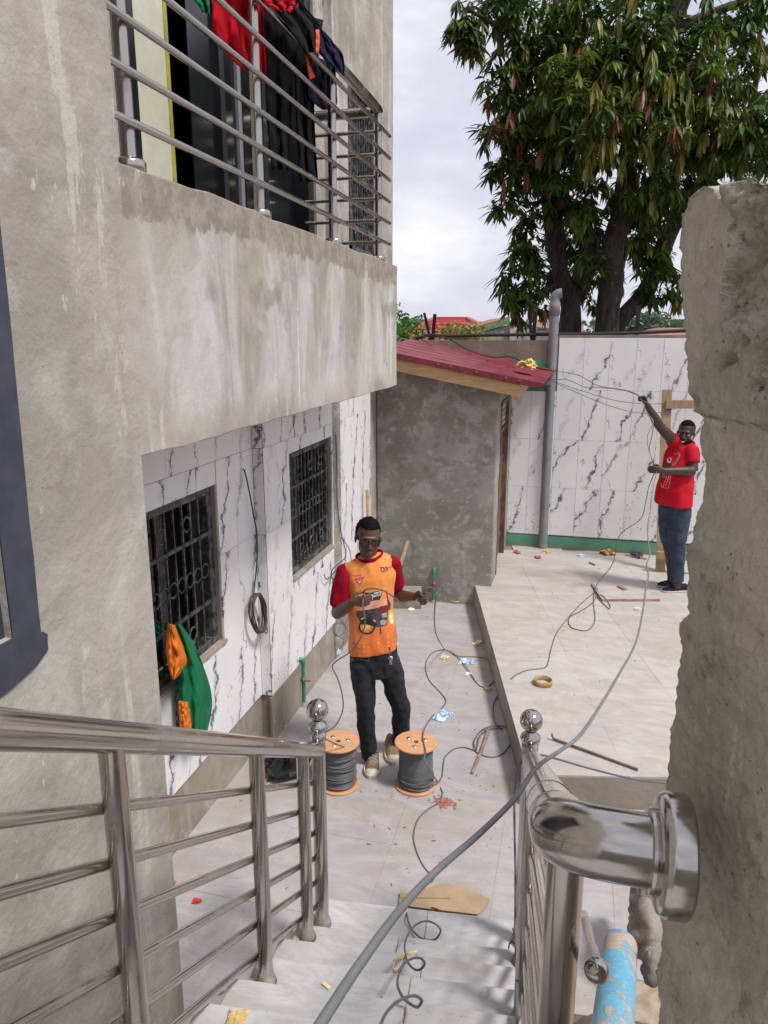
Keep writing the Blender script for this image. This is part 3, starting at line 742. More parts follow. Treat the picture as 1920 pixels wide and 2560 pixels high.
b = MB().tube([(XR - .36, 5.42, PTOP), (XR - .36, 5.42, 4.28)], .022, 12).build('post', M_STEELB, bal)
MB().lathe((XR - .36, 5.42, PTOP - .005), [(.0, 0), (.05, 0), (.05, .035), (.026, .045)], 18).build('base_cover', M_STEELB, b)
# ================================================================== SHED
shed = thing('shed', 'small cement rendered shed with maroon sheet roof and timber fascia', 'shed', (-1.35, 8.2, 0))
XS = -.745; YF = 7.45
yd0 = P(*Z4(716, 400), x=XS).y; yd1 = min(P(*Z4(757, 320), x=XS).y, 9.0)
b = MB(); b.box((-1.995, YF, -.05), (XS, YF + .15, 2.5)); b.box((XS - .15, YF + .15, -.05), (XS, yd0, 2.36)); b.box((XS - .15, yd0, 2.12), (XS, yd1, 2.36)); b.box((XS - .15, yd1, -.05), (XS, 9.1, 2.36)); b.box((-1.98, YF + .15, -.02), (XS - .15, 9.1, .2))
sw = b.build('wall', M_SHED, shed); 
for v in sw.data.vertices:
    w = v.co + WL[shed]
    if w.z > 2.3 : v.co.z = 2.62 + (w.x + 1.9) * -.176 - .03
gridsub(sw, 10); 
for v in sw.data.vertices: v.co.y += .008 * noise.noise((v.co) * 2.5); v.co.x += .006 * noise.noise(v.co * 3 + V((4, 0, 0)))
bevel(sw, .015, 2)
dr = MB().box((XS - .09, yd0 + .01, .24), (XS - .05, yd1 - .01, 1.75)).build('door', M_RUSTDOOR, shed)
fr = MB()
for a, c in (((XS - .10, yd0, .2), (XS + .006, yd0 + .05, 2.12)), ((XS - .10, yd1 - .05, .2), (XS + .006, yd1, 2.12)), ((XS - .10, yd0, 2.07), (XS + .006, yd1, 2.12)), ((XS - .09, yd0, 1.75), (XS - .02, yd1, 1.79))): fr.box(a, c)
fr.build('frame', M_RUSTDOOR, dr)
ven = MB()
for k in range(4): ven.box((XS - .08, yd0 + .06, 1.82 + .065 * k), (XS - .03, yd1 - .06, 1.835 + .065 * k))
for k in range(5): 
    yy = yd0 + .06 + (yd1 - yd0 - .12) * k / 4; ven.box((XS - .075, yy - .008, 1.8), (XS - .035, yy + .008, 2.06))
ven.build('vent', M_DIRTW, dr)
for z in (.45, .95, 1.4): MB().box((XS - .05, yd0 + .05, z), (XS - .04, yd1 - .05, z + .06)).build('rail', M_RUSTDOOR, dr)
MB().beam((XS - .03, yd0 + .06, 1.12), (XS - .0, yd0 + .24, 1.09), .02, .02).build('bolt', M_RUST, dr)
# roof sheet with trapezoid ribs running down the slope
def roofz(x, y): return 2.655 + (x + 1.9) * -.19 + (y - 7.2) * (.040 - (x + 1.9) * .010)
b = MB(); ys = []
y = 7.17
while y < 9.06:
    ys += [(y, 0), (y + .02, .010), (y + .04, .010), (y + .06, 0), (y + .18, 0), (y + .185, .003), (y + .195, .003), (y + .20, 0)]; y += .30
NX = 14
for i in range(NX + 1):
    x = -1.985 + (-.335 + 1.985 + .03) * i / NX
    for (yy, h) in ys:
        b.v.append(V((x + .035 * (yy - 7.2) * i / NX, yy, roofz(x, yy) + h + .004 * noise.noise(V((x * 3, yy * 5, 0))))))
m = len(ys)
for i in range(NX):
    for k in range(m - 1): b.f.append([i * m + k, i * m + k + 1, (i + 1) * m + k + 1, (i + 1) * m + k]); b.mi.append(0); b.sm.append(False)
rf = b.build('roof', M_MAROON, shed); so = rf.modifiers.new('t', 'SOLIDIFY'); so.thickness = .003; so.offset = -1
edge = MB()
for i in range(NX):
    xa = -1.985 + 1.68 * i / NX; xb = -1.985 + 1.68 * (i + 1) / NX
    edge.hexa([(xa, 7.158, roofz(xa, 7.17) - .045), (xb, 7.158, roofz(xb, 7.17) - .045), (xb, 7.168, roofz(xb, 7.17) - .045), (xa, 7.168, roofz(xa, 7.17) - .045), (xa, 7.158, roofz(xa, 7.17) + .012), (xb, 7.158, roofz(xb, 7.17) + .012), (xb, 7.168, roofz(xb, 7.17) + .012), (xa, 7.168, roofz(xa, 7.17) + .012)])
edge.build('roof_edge', M_MAROON, rf)
for x in (-1.8, -1.3, -1.18, -.93, -.65, -.52): MB().lathe((x, 7.155, roofz(x, 7.17) - .012), [(0, -.006), (.012, -.006), (.014, 0), (.014, .004)], 8, (0, 1, 0)).build('roof_screw', M_RUST, rf)
b = MB(); x0, x1 = -1.99, -.52
b.hexa([(x0, 7.19, roofz(x0, 7.2) - .165), (x1, 7.19, roofz(x1, 7.2) - .165), (x1, 7.235, roofz(x1, 7.2) - .165), (x0, 7.235, roofz(x0, 7.2) - .165), (x0, 7.19, roofz(x0, 7.2) - .048), (x1, 7.19, roofz(x1, 7.2) - .048), (x1, 7.235, roofz(x1, 7.2) - .048), (x0, 7.235, roofz(x0, 7.2) - .048)])
fb = b.build('fascia_board', M_BOARD, shed); bevel(fb, .003, 1)
b = MB(); b.beam((x1 - .03, 7.236, roofz(x1, 7.3) - .125), (x1 - .03, 9.05, roofz(x1, 9.0) - .14), .045, .15); bevel(b.build('side_board', M_BOARD, shed), .003, 1)
# ================================================================== BOUNDARY WALL at the back
bw = thing('boundary_wall', 'boundary wall faced with white marble tiles over a worn green base', 'wall', (.8, 9.2, 0))
YB = 9.1
MB().box((-1.87, YB, -.1), (-.23, YB + .2, 2.74)).box((-.23, YB + .012, -.1), (4.6, YB + .2, 2.80)).build('masonry', M_TOP, bw)
roughen(bw.children[0], .0, 3)
bs = MB(); bs.box((-.745, YB - .012, .15), (4.6, YB, .372)); bs.build('base_band', M_GREENW, bw)
MB().box((XS, YB - .004, 2.15), (-.23, YB, 2.515)).build('green_band', M_GREEN, bw)
us = [-.222 + .289 * k for k in range(0, 14)]
tile_field(bw, M_TILE, 'b', us, [.39, .985, 1.575, 2.17, 2.767], None, lambda u, v: V((u, YB, v)), 0, .0025)
tile_field(bw, M_TILE, 'b', [XS, -.511, -.222], [.385, .985, 1.575, 2.15], None, lambda u, v: V((u, YB, v)), 0, .0025)
# spikes along the wall top
def spike(px, py_top, py_bot, lean, lab, w=.03):
    a = P(*ZF(px, py_bot), y=YB + .1); c = P(*ZF(px + lean, py_top), y=YB + .1 - .02)
    b = MB(); b.beam((a.x, a.y, 2.70), c, w, .006, (0, 1, 0)); b.beam(V((a.x - w / 2, a.y + w / 2, 2.70)), c + V((-w / 2, w / 2, 0)), .006, w, (0, 1, 0))
    b.build('iron_post', M_BLACKP, label=lab, cat='iron post', group='angle iron posts on the boundary wall')
spike(425, 152, 380, -62, 'leftmost black angle iron post leaning left on the wall top', .03)
spike(438, 162, 350, 22, 'thick black angle iron post leaning right next to the leftmost one', .04)
spike(1338, 130, 350, -30, 'thin dark iron post in front of the low mango leaves left of grey pipe')
a = P(*ZF(1352, 330), y=YB + .1); spike(1355, 135, 340, 6, 'grey iron post standing upright left of the grey pipe', .04)
a = P(*Z4(1400, 25), y=YB + .1); b = MB(); b.beam((a.x, a.y, 2.7), P(*S(1380, 660), y=YB + .1), .045, .008, (0, 1, 0)); b.beam((a.x - .02, a.y + .02, 2.7), P(*S(1380, 660), y=YB + .1) + V((-.02, .02, 0)), .008, .045, (0, 1, 0))
b.build('iron_post', M_BLACKP, label='black angle iron post on the tiled wall near the broken pillar', cat='iron post', group='angle iron posts on the boundary wall')
pts = [P(*ZF(*p), y=YB + .06) for p in ((240, 415), (290, 385), (370, 360), (440, 352), (560, 360), (800, 355), (1100, 350), (1400, 346), (1640, 345))] + [P(*Z4(*p), y=YB + .06) for p in ((1200, 30), (1450, 22), (1620, 14), (1800, 10))]
MB().tube(spline(pts, 5), .021, 10).build('water_hose', M_CABLEK, label='black poly water pipe lying along the top of the boundary wall', cat='pipe')
cable('cable', [P(*ZF(*p), y=yy) for p, yy in (((300, 375), 9.1), ((480, 362), 9.0), ((590, 390), 9.0), ((700, 455), 8.9), ((820, 510), 8.6), ((1000, 555), 8.3), ((1130, 545), 8.1), ((1280, 610), 7.9), ((1400, 655), 7.7), ((1520, 670), 7.6))], .006, M_CABLEK, 'thin black cable sagging from wall top across the maroon roof')
# vent pipe
vp = thing('vent_pipe', 'tall grey plastic pipe rising past the shed roof to above the wall', 'pipe', P(*S(1172, 1185), z=TZ))
pb = P(*S(1172, 1183), z=TZ); pt = P(*S(1199, 650), y=pb.y + .01)
pb2 = V((pb.x, pb.y, TZ)); 
MB().tube([pb2, pt], .055, 20).build('pipe', M_PVC, vp)
MB().lathe(pt + V((0, 0, -.16)), [(.055, 0), (.063, .0), (.063, .14), (.055, .15), (.058, .19)], 20).build('coupling', M_PVC, vp)
MB().tube(spline([pt + V((0, 0, .0)), pt + V((0, 0, .04)), pt + V((.03, 0, .075)), pt + V((.075, 0, .085))], 4), .056, 16).build('elbow', M_PVC, vp)
MB().lathe(pb2 + V((0, 0, .0)), [(.062, 0), (.062, .03), (.055, .05)], 20).build('foot', M_PVC, vp)
q = P(*Z4(955, 268), y=pb.y - .02); MB().box((q.x - .09, q.y - .05, q.z - .045), (q.x + .03, q.y + .03, q.z + .02)).build('bracket', M_PVC, vp)
# ================================================================== STAIR RAILINGS
def ball_newel(parent, base, top, r, tilt=V((0, 0, 0))):
    po = MB().tube([base, V((base.x, base.y, top - .155))], r, 20).build('newel_post', M_STEELD, parent)
    a = V((base.x, base.y, top - .155))
    MB().lathe(a, [(r, -.04), (r + .004, -.035), (r + .004, 0), (.024, .004), (.022, .010), (.040, .020), (.043, .030), (.038, .042), (.024, .052), (.020, .060)], 28).sphere(a + V((0, 0, .108)), .0475, 28, 18).build('ball', M_STEEL, po)
    MB().lathe(base + V((0, 0, -.002)), [(r, .05), (r + .006, .03), (r + .012, .0), (r + .0, 0)], 20).build('base_grout', M_CEM, po)
LR = thing('stair_railing', 'left stair railing of dusty stainless steel with sloping bars and ball newel', 'railing', ST(2.8, -.722, .16))
LL = -.722; slp = (2.238 - 1.052) / (2.81 - .902)
def hrz(s): return 1.052 + (2.81 - s) * slp
ball_newel(LR, ST(2.802, LL, .16), 1.247 + .048, .031)
MB().tube([ST(2.80, LL, hrz(2.80) - .004), ST(.25, LL, hrz(.25) - .004)], .032, 20).build('handrail', M_STEELD, LR)
tz = {2.55: .32, 2.014: .64, 1.195: 1.12, .45: 1.6}
for s, z in tz.items():
    po = MB().tube([ST(s, LL, z - .002), ST(s, LL, hrz(s) - .02)], .0255, 16).build('post', M_STEELD, LR)
    MB().lathe(ST(s, LL, z), [(.0255, .04), (.031, .022), (.037, .0), (.026, 0)], 16).build('base_grout', M_CEM, po)
for k in range(6):
    off = .165 + .128 * k
    MB().tube([ST(2.80, LL - .03, hrz(2.80) - off), ST(2.55, LL - .03, hrz(2.55) - off), ST(.25, LL - .03, hrz(.25) - off)], .0125, 10).build('bar', M_STEELD, LR)
# right railing: newel, rail, swan-neck elbow into the broken wall
RR = thing('stair_railing', 'right stair railing whose thick polished elbow is flanged to the broken wall', 'railing', ST(2.836, .178, .16))
def rl(s): return .178 + (2.836 - s) * (.083 - .178) / (2.836 - .69)
def rz(s): return 1.10 + (2.836 - s) * (2.30 - 1.10) / (2.836 - .69)
ball_newel(RR, ST(2.836, .178, .16), 1.247 + .055, .031)
fl = P(*ZE(1085, 845), D=.74)
fs, fll = fl.dot(SD), fl.dot(SL)
# elbow path: along the rail then a bend towards the wall
p0 = ST(2.80, rl(2.80), rz(2.80)); p1 = ST(.76, rl(.76), rz(.76))
dr_ = (ST(2.836, .178, 1.10) - ST(.69, .083, 2.30)).normalized() * -1; RB = .056; sb = .725
dE = (SL * .98 - V((0, 0, .035)) - SD * .05).normalized(); c0_ = ST(sb, rl(sb), rz(sb)) + V((0, 0, .004)); ang_ = dr_.angle(dE)
bend = [c0_ - dr_ * .06, c0_]; 
for i in range(12):
    t = (i + .5) / 12; w0, w1 = sin((1 - t) * ang_) / sin(ang_), sin(t * ang_) / sin(ang_)
    bend.append(bend[-1] + (dr_ * w0 + dE * w1) * (RB * ang_ / 12))
fc = bend[-1] + dE * .022; bend += [fc, fc + dE * .02]
MB().tube([p0, p1], .034, 24).build('handrail', M_STEEL, RR)
MB().tube(bend, .0355, 32).build('elbow', M_STEELE, RR)
for s in (1.0, .83): MB().tube([ST(s + .004, rl(s), rz(s + .004)), ST(s - .004, rl(s), rz(s - .004))], .0353, 24).build('weld_ring', M_STEELD, RR)
sharp(MB().lathe(fc, [(.035, 0), (.0405, .001), (.0415, .004), (.0405, .008), (.050, .009), (.0555, .011), (.058, .015), (.059, .019), (.059, .035), (.0565, .038), (.0, .039)], 64, dE).build('flange', M_STEELE, RR), 30)
for s, z in ((2.56, .32), (2.0, .64), (.90, 1.28)):
    po = MB().tube([ST(s, rl(s) + (.02 if s < 1 else 0), z), ST(s, rl(s) + (.02 if s < 1 else 0), rz(s) - .02)], .0255, 18).build('post', M_STEELD, RR)
    MB().lathe(ST(s, rl(s), z), [(.0255, .04), (.031, .022), (.037, .0), (.026, 0)], 16).build('base_grout', M_CEM, po)
for k in range(6):
    off = .165 + .128 * k
    e = .90
    bar = MB().tube([ST(2.82, rl(2.82), rz(2.82) - off), ST(e, rl(e) + .015, rz(e) - off)], .0125, 10).build('bar', M_STEELD, RR)
be = P(*ZE(700, 1538), D=1.0); b2 = P(*ZE(628, 1225), D=1.75)
MB().tube([be, b2], .0095, 14).build('stub_bar', M_STEELD, RR)
MB().lathe(be, [(.0, -.017), (.006, -.0158), (.011, -.0128), (.0148, -.008), (.0168, -.0015), (.0168, .004), (.0148, .010), (.0095, .015)], 28, (b2 - be)).build('end_cap', M_STEEL, RR)
# ================================================================== BROKEN WALL at the right edge
LWALL = fll + .040
prof = [S(1455, 470), S(1452, 540), S(1450, 600), S(1455, 660), S(1462, 730), S(1465, 800), S(1472, 850), S(1478, 885)] + [Z7(*p) for p in ((350, 5), (358, 40), (385, 58), (408, 80), (416, 105), (410, 140), (390, 170), (385, 230), (395, 290), (420, 340), (415, 400), (400, 470), (404, 540), (395, 610), (370, 690), (345, 740), (343, 800), (320, 825), (297, 870), (300, 920), (318, 970), (325, 1050), (318, 1150), (305, 1250), (280, 1270), (275, 1350), (295, 1420), (285, 1530), (262, 1640), (250, 1780), (218, 1920), (225, 1990), (215, 2100), (212, 2212))] + [ZE(1055, 520), ZE(1040, 640), ZE(1020, 900), ZE(1008, 1150), ZE(1020, 1280), ZE(1018, 1400), ZE(1000, 1550), ZE(1010, 1838)]
pp = []
for (x, y) in prof:
    q = P(x, y, D=.80); s0 = min(max(q.dot(SD), .6), .95); 
    # point on a plane slightly oblique to the stairs
    d = ray(x, y); nrm = SL * .965 + SD * .26; c = (SD * .86 + SL * (LWALL - .028)).dot(nrm)
    q = C0 + d * (c / d.dot(nrm)); pp.append(q)
pp.sort(key=lambda q: -q.z)
nrm = (SL * .965 + SD * .26).normalized(); tan_ = V((-nrm.y, nrm.x, 0))   # along the wall, away from the camera
c_pl = (SD * .86 + SL * (LWALL - .028)).dot(nrm)
def onw(x, y):
    d = ray(*S(x, y)); q = C0 + d * ((c_pl - C0.dot(nrm)) / d.dot(nrm)); return q.dot(tan_), q.z
topz = sorted(onw(x, y) for x, y in ((1450, 520), (1455, 468), (1490, 425), (1512, 402), (1560, 398), (1600, 392), (1640, 395), (1700, 392), (1900, 400)))
def ztop(u):
    if u <= topz[0][0]: return topz[0][1]
    for a, b_ in zip(topz, topz[1:]):
        if u <= b_[0]: f = (u - a[0]) / (b_[0] - a[0]); return a[1] * (1 - f) + b_[1] * f
    return topz[-1][1]
zt = max(z for _, z in topz) + .02; NZ = 400; NU = 200
zs = [zt - (zt - 1.55) * i / NZ for i in range(NZ + 1)] + [1.3, 1.0, .6, .2, -.1]
uT, zT = onw(1572, 600)[0], onw(1600, 800)[1]; uT2 = onw(1520, 430)[0]
def edge_u(z):
    if z >= pp[0].z: return pp[0].dot(tan_)
    for a, b_ in zip(pp, pp[1:]):
        if b_.z <= z: 
            f = (a.z - z) / max(a.z - b_.z, 1e-6); return a.dot(tan_) * (1 - f) + b_.dot(tan_) * f
    return pp[-1].dot(tan_)
b = MB(); rows_ = len(zs)
DEP = [0, .012, .04, .1, .2, .3]; torn = []
sst = lambda x, a, c: (lambda t: t * t * (3 - 2 * t))(max(0, min(1, (x - a) / (c - a))))
for iz, z in enumerate(zs):
    ue = edge_u(z) + .005 * noise.fractal(V((z * 40, 2, 0)), .7, 2, 4) + .004 * noise.fractal(V((z * 130, 5, 0)), .8, 2, 4)
    ua = ue - .62
    for k in range(NU + 1):
        f = k / NU; u = ue - (ue - ua) * (1 - f) ** 1.5
        zz = min(z, ztop(u) + .006 * noise.fractal(V((u * 45, 1, 7)), .8, 2, 4) - .0008 * .5 * iz * (z > ztop(u)))
        p = nrm * c_pl + tan_ * u + V((0, 0, zz))
        near = math.exp(-((ue - u) / .012))
        rough = .0025 * noise.fractal(p * 14, .8, 2, 4) + .0014 * noise.fractal(p * 130, .8, 2, 3) + .0026 * noise.fractal(p * 60, .75, 2, 5) - .004 * max(0, noise.noise(p * 45) - .42) * 3
        jag = .03 * noise.fractal(V((u * 16, z * 16, 3)), .7, 2, 6)
        tm = sst(uT + (uT2 - uT) * sst(z, zT + .12, zt) + jag * .5 - u, 0, .008) * sst(z - zT + jag - (uT - u) * -.25, 0, .02)
        # a ragged crack band half way down
        cb = sst(.016 - abs(z - (2.47 + (u - uT) * .9) + jag * .7), 0, .012) * .8
        rough += tm * (-.020 + .026 * noise.fractal(p * 17, .85, 2, 7) + .022 * noise.turbulence(p * 9, 5, True))
        torn.append(tm > .5)
        b.v.append(p + nrm * (near * .012 + -rough))
    p = nrm * c_pl + tan_ * ue + V((0, 0, min(z, ztop(ue))))
    for dpt in DEP[1:]:
        torn.append(True); b.v.append(p + nrm * (.012 + dpt * .85) + tan_ * (-.15 * dpt + .022 * noise.fractal((p + nrm * dpt) * 22, .8, 2, 5)))
m = NU + 1 + len(DEP) - 1
for i in range(rows_ - 1):
    for k in range(m - 1): b.f.append([i * m + k, i * m + k + 1, (i + 1) * m + k + 1, (i + 1) * m + k]); b.mi.append(1 if torn[i * m + k] else 0); b.sm.append(True)
for i in range(rows_ - 1): b.f.append([i * m, (i + 1) * m, (i + 1) * m + m - 1, i * m + m - 1]); b.mi.append(0); b.sm.append(False)
b.f.append(list(range(m))); b.mi.append(1); b.sm.append(False)
def torn_mat():
    q = NT('torn_masonry')
    c = q.mix(q.rng(q.noise(16, 8, .7, .3), .36, .64), (.58, .52, .43), (.86, .81, .72))
    c = q.mix(q.math('MULTIPLY', q.rng(q.noise(38, 7, .72), .56, .64), .8), c, (.74, .69, .61))
    c = q.mix(q.math('MULTIPLY', q.rng(q.noise(26, 7, .72, .3, loc=(3, 3, 3)), .56, .63), .9), c, (.13, .10, .08))
    n1 = q.bump(q.noise(30, 9, .75), 1., .02); return q.done(c, .95, 0, q.bump(q.noise(170, 5, .7), .7, .004, n1))
b.build('broken_wall', [M_NEAR, torn_mat()], label='rough broken end of cement wall close at the right edge', cat='wall')
# cement lump, and the muddy blue pipe beside the steps
def lump(c, r, seed, n=22):
    b = MB().sphere(c, r, n, n // 2 + 3)
    for i, v in enumerate(b.v):
        d = (v - V(c)); b.v[i] = v + d * (.55 * noise.fractal(v * 9 + V((seed, 0, 0)), .75, 2, 5))
    return b
def rock(px, R, r, seed, lab, mat=None): 
    lump(P(*px, R=R), r, seed).build('cement_lump', mat or M_CEM, label=lab, cat='rubble')
rock(ZE(995, 1500), 2.0, (.045, .06, .06), 3, 'lump of raw cement between the blue pipe and broken wall')
rock(ZE(985, 1250), 2.75, (.08, .2, .13), 8, 'pale raw cement mound behind the steel flange')
a = P(*ZE(832, 1395), D=2.55); c = P(*ZE(790, 1850), D=2.02)
d = (a - c); 
bp = MB().tube([c - d * .9, c, a - d * .02], .056, 28).build('blue_pipe', M_BPIPE, label='muddy blue plastic pipe sticking out of soil beside the steps', cat='pipe')
# ================================================================== CABLE SPOOLS
def spool(c, rot, label, messy):
    c = V(c); sp = thing('cable_spool', label, 'cable spool', c, 'cable spools in front of the man')
    H, Rr = .305, .135
    b = MB().lathe(c, [(.02, 0), (Rr, 0), (Rr, .011), (.02, .011)], 48, smooth=False); bevel(b.build('flange_disc', M_PLY, sp), .002, 1)
    b = MB().lathe(c + V((0, 0, H - .011)), [(.015, 0), (Rr, 0), (Rr, .011), (.015, .011), (.015, 0)], 48, smooth=False); td = b.build('flange_disc', M_PLY, sp); bevel(td, .002, 1)
    MB().lathe(c + V((0, 0, H - .03)), [(.0, 0), (.0155, 0), (.0155, .03)], 16).build('core', M_BLACKP, sp)
    for k in range(3):
        a = rot + 2 * pi * k / 3; q = c + V((cos(a) * .06, sin(a) * .06, H))
        MB().lathe(q, [(.0, .003), (.016, .002), (.016, 0)], 16).lathe(q, [(0, .009), (.008, .009), (.008, .002)], 6, smooth=False).build('bolt', M_ZINC, td)
    prof = []; n = 32; base_r = .104; pitch = (H - .024) / n
    rnd = random.Random(messy)
    for k in range(n):
        z = .012 + pitch * k; rr = base_r + rnd.uniform(-.0012, .0012) + (.004 * sin(k * .8) if messy > 4 else 0)
        for t in (0, .25, .5, .75): prof.append((rr + .0042 * sin(pi * t), z + pitch * t))
    prof.append((base_r, H - .011))
    w = MB().lathe(c, prof, 48).build('cable_winding', M_CABLE, sp)
    for k in range(9 if messy > 4 else 5):   # loose outer turns
        z0 = rnd.uniform(.02, .24) if messy > 4 else rnd.uniform(.018, .07); tl = rnd.uniform(-.016, .016); ph = rnd.uniform(0, 6)
        pts = [c + V((cos(a) * (base_r + .008), sin(a) * (base_r + .008), z0 + tl * sin(a + ph) + .004)) for a in [2 * pi * i / 36 for i in range(37)]]
        MB().tube(pts, .0045, 6, False).build('loose_turn', M_CABLE, w)
    return sp
sp1 = P(847, 1956, z=.01); sp2 = P(1039, 1958, z=.01)
spool((sp1.x, sp1.y, .002), .4, 'grey cable spool with messy loose turns, half behind the left ball newel', 7)
spool((sp2.x, sp2.y, .002), .6, 'grey cable spool with tidy turns, right of the sneakers', 2)
# ================================================================== CABLES
CR = .0042
def fl_(pts, Zf, z): return [P(*Zf(x, y), z=z + CR) for x, y in pts]
R1 = 4.33
left_in = P(*ZM(383, 700), R=4.165); right_in = P(*ZM(815, 685), R=4.33)
pts = [V((sp1.x + .1, sp1.y + .02, .24)), P(*ZM(90, 1745), R=4.0), P(*ZM(180, 1650), R=4.02), P(*ZM(230, 1540), R=4.05), P(*ZM(225, 1420), R=4.08), P(*ZM(190, 1300), R=4.1), P(*ZM(152, 1215), R=4.1), P(*ZM(195, 1165), R=4.1), P(*ZM(280, 1110), R=4.1), P(*ZM(345, 1035), R=4.1), P(*ZM(387, 940), R=4.1), P(*ZM(396, 860), R=4.1), P(*ZM(380, 765), R=4.12), left_in, P(*ZM(390, 650), R=4.12), P(*ZM(430, 633), R=4.1), P(*ZM(500, 636), R=4.08), P(*ZM(570, 665), R=4.08), P(*ZM(640, 722), R=4.13), P(*ZM(700, 760), R=4.18), P(*ZM(750, 748), R=4.26), right_in, P(*ZM(850, 632), R=4.33), P(*ZM(880, 622), R=4.34), P(*ZM(908, 640), R=4.36), P(*ZM(922, 700), R=4.4), P(*ZM(914, 850), R=4.6), P(*ZM(930, 980), R=5.0)]
yard_ = [(370, 805), (430, 845), (500, 865), (640, 870), (730, 890), (790, 960), (785, 1050), (740, 1110), (690, 1120), (640, 1090), (560, 980), (470, 870), (380, 820), (290, 825), (230, 880), (212, 960), (240, 1060), (330, 1160), (380, 1230), (350, 1290), (280, 1350)]
g1 = fl_(yard_, Z9, 0)
for i, q in enumerate(g1):
    if 10 <= i <= 12: q.z += .009
pts += g1
pts += [P(*Z9(215, 1440), R=4.42), P(*Z9(190, 1530), R=4.25), V((sp2.x + .055, sp2.y - .02, .313)), V((sp2.x + .085, sp2.y - .118, .315)), P(*Z9(200, 1720), R=4.03), P(*Z9(240, 1800), R=4.0)]
pts += fl_([(310, 1905), (343, 1970), (350, 2010)], Z9, 0) + fl_([(958, 640), (880, 690), (810, 760), (780, 850), (780, 920), (810, 1020), (860, 1110), (915, 1170), (905, 1200), (830, 1240), (770, 1310), (742, 1370)], Z5, 0)
pts += [P(*ZR(456, 290), z=.175), P(*ZR(488, 395), z=.172), P(*ZR(555, 470), z=.19), P(*ZR(620, 495), z=.24), P(*ZR(690, 492), z=.29), P(*ZR(735, 425), z=.34), P(*ZR(700, 370), z=.36), P(*ZR(620, 340), z=.36), P(*ZR(540, 365), z=.37), P(*ZR(480, 430), z=.38), P(*ZR(440, 520), z=.42), P(*ZR(440, 600), z=.47), P(*ZR(462, 680), z=.52), P(*ZR(510, 735), z=.56), P(*ZR(560, 745), z=.61), P(*ZR(602, 700), z=.65), P(*ZR(580, 655), z=.67), P(*ZR(520, 645), z=.68), P(*ZR(450, 680), z=.70), P(*ZR(395, 760), z=.74), P(*ZR(378, 870), z=.80), P(*ZR(420, 970), z=.84), P(*ZR(480, 1025), z=.83), P(*ZR(540, 1055), z=.88), P(*ZR(572, 1020), z=.95), P(*ZR(575, 990), z=.98), P(*ZR(520, 960), z=1.0), P(*ZR(440, 975), z=1.02), P(*ZR(350, 1030), z=1.06), P(*ZR(280, 1110), z=1.12), P(*ZR(235, 1210), z=1.2), P(*ZR(215, 1330), z=1.29), P(*ZR(260, 1500), z=1.4)]
cable('cable', pts, CR, M_CABLE, 'thin grey cable running from left spool through the man\'s hands and down the steps', 6)
# from right spool, over the yard and terrace to the man in red
pts = [V((sp2.x + .10, sp2.y - .05, .03)), P(*Z5(950, 498), z=.02)] + fl_([(978, 455), (985, 400), (1000, 320), (1060, 265), (1130, 250), (1200, 270), (1240, 295), (1320, 320), (1400, 300), (1460, 230), (1475, 160), (1420, 112), (1330, 108), (1250, 145), (1206, 215), (1218, 280), (1228, 250), (1250, 170), (1330, 125)], Z5, 0)
for k in range(-8, 0): pts[k] = pts[k] + V((0, 0, .009))
pts += fl_([(850, 1465), (810, 1445), (778, 1380), (775, 1270), (810, 1190), (855, 1125)], Z9, 0.0) + [P(*Z9(858, 1122), z=.012).lerp(P(*Z9(930, 1045), z=.236), t) + (C0 - V((-.3, 5, 0))).normalized() * .035 for t in (.12, .5, .88)]
pts += fl_([(960, 1020), (1040, 985), (1130, 970), (1200, 960), (1228, 920), (1245, 840), (1260, 780), (1300, 670), (1400, 540), (1500, 430), (1600, 345)], Z9, TZ)
red_lo = P(*ZB(345, 880), R=7.1)
pts += [P(*Z4(1190, 1325), z=TZ + .03), P(*Z4(1205, 1285), z=TZ + .05), P(*Z4(1260, 1220), z=TZ + .1), P(*Z4(1285, 1170), R=7.5), P(*Z4(1300, 1080), R=7.3), P(*Z4(1330, 1030), R=7.2), P(*Z4(1420, 965), R=7.15), P(*Z4(1445, 880), R=7.1), P(*Z4(1462, 800), R=7.05), red_lo]
cable('cable', pts, CR, M_CABLE, 'thin grey cable from right spool over the terrace up to the man in red', 6)
pts = [P(*Z9(x, y), z=TZ + .006) for x, y in ((1640, 300), (1610, 405), (1500, 490), (1420, 530), (1398, 580), (1430, 630), (1540, 652), (1600, 610), (1618, 540), (1605, 420), (1612, 330), (1640, 380), (1700, 440), (1735, 470), (1740, 440), (1690, 370), (1620, 330), (1590, 270))]
cable('cable', pts, CR, M_CABLE, 'loose loop of thin grey cable on the terrace with a knotted middle', 6)
# thick looking cable close to the lens, hanging from the man in red down past the camera
B_ = lambda x, y: (1550 + x * .2575, 950 + y * .2575)
pts = [P(*ZB(355, 890), R=7.05), P(*B_(320, 1060), D=6.5), P(*B_(300, 1230), D=5.6), P(*B_(268, 1420), D=4.9), P(*B_(275, 1570), D=4.4), P(*B_(290, 1690), D=4.0), P(*B_(260, 1790), D=3.7), P(*B_(277, 1900), D=3.4), P(*B_(255, 2000), D=3.15), P(1606, 1535, D=2.75), P(1588, 1610, D=2.4), P(1545, 1690, D=2.1), P(1500, 1765, D=1.75), P(1450, 1838, D=1.45), P(1395, 1880, D=1.25), P(1340, 1920, D=1.1), P(1288, 1995, D=.95), P(1200, 2083, D=.82), P(1090, 2178, D=.70), P(1000, 2275, D=.60), P(900, 2410, D=.50), P(795, 2570, D=.42), P(720, 2690, D=.38)]
cable('cable', pts, .0035, plain('mid_grey_cable', (.17, .175, .18), .55, var=.1), 'grey cable hanging close to the camera, from bottom edge up to the man in red', 10, n=12)
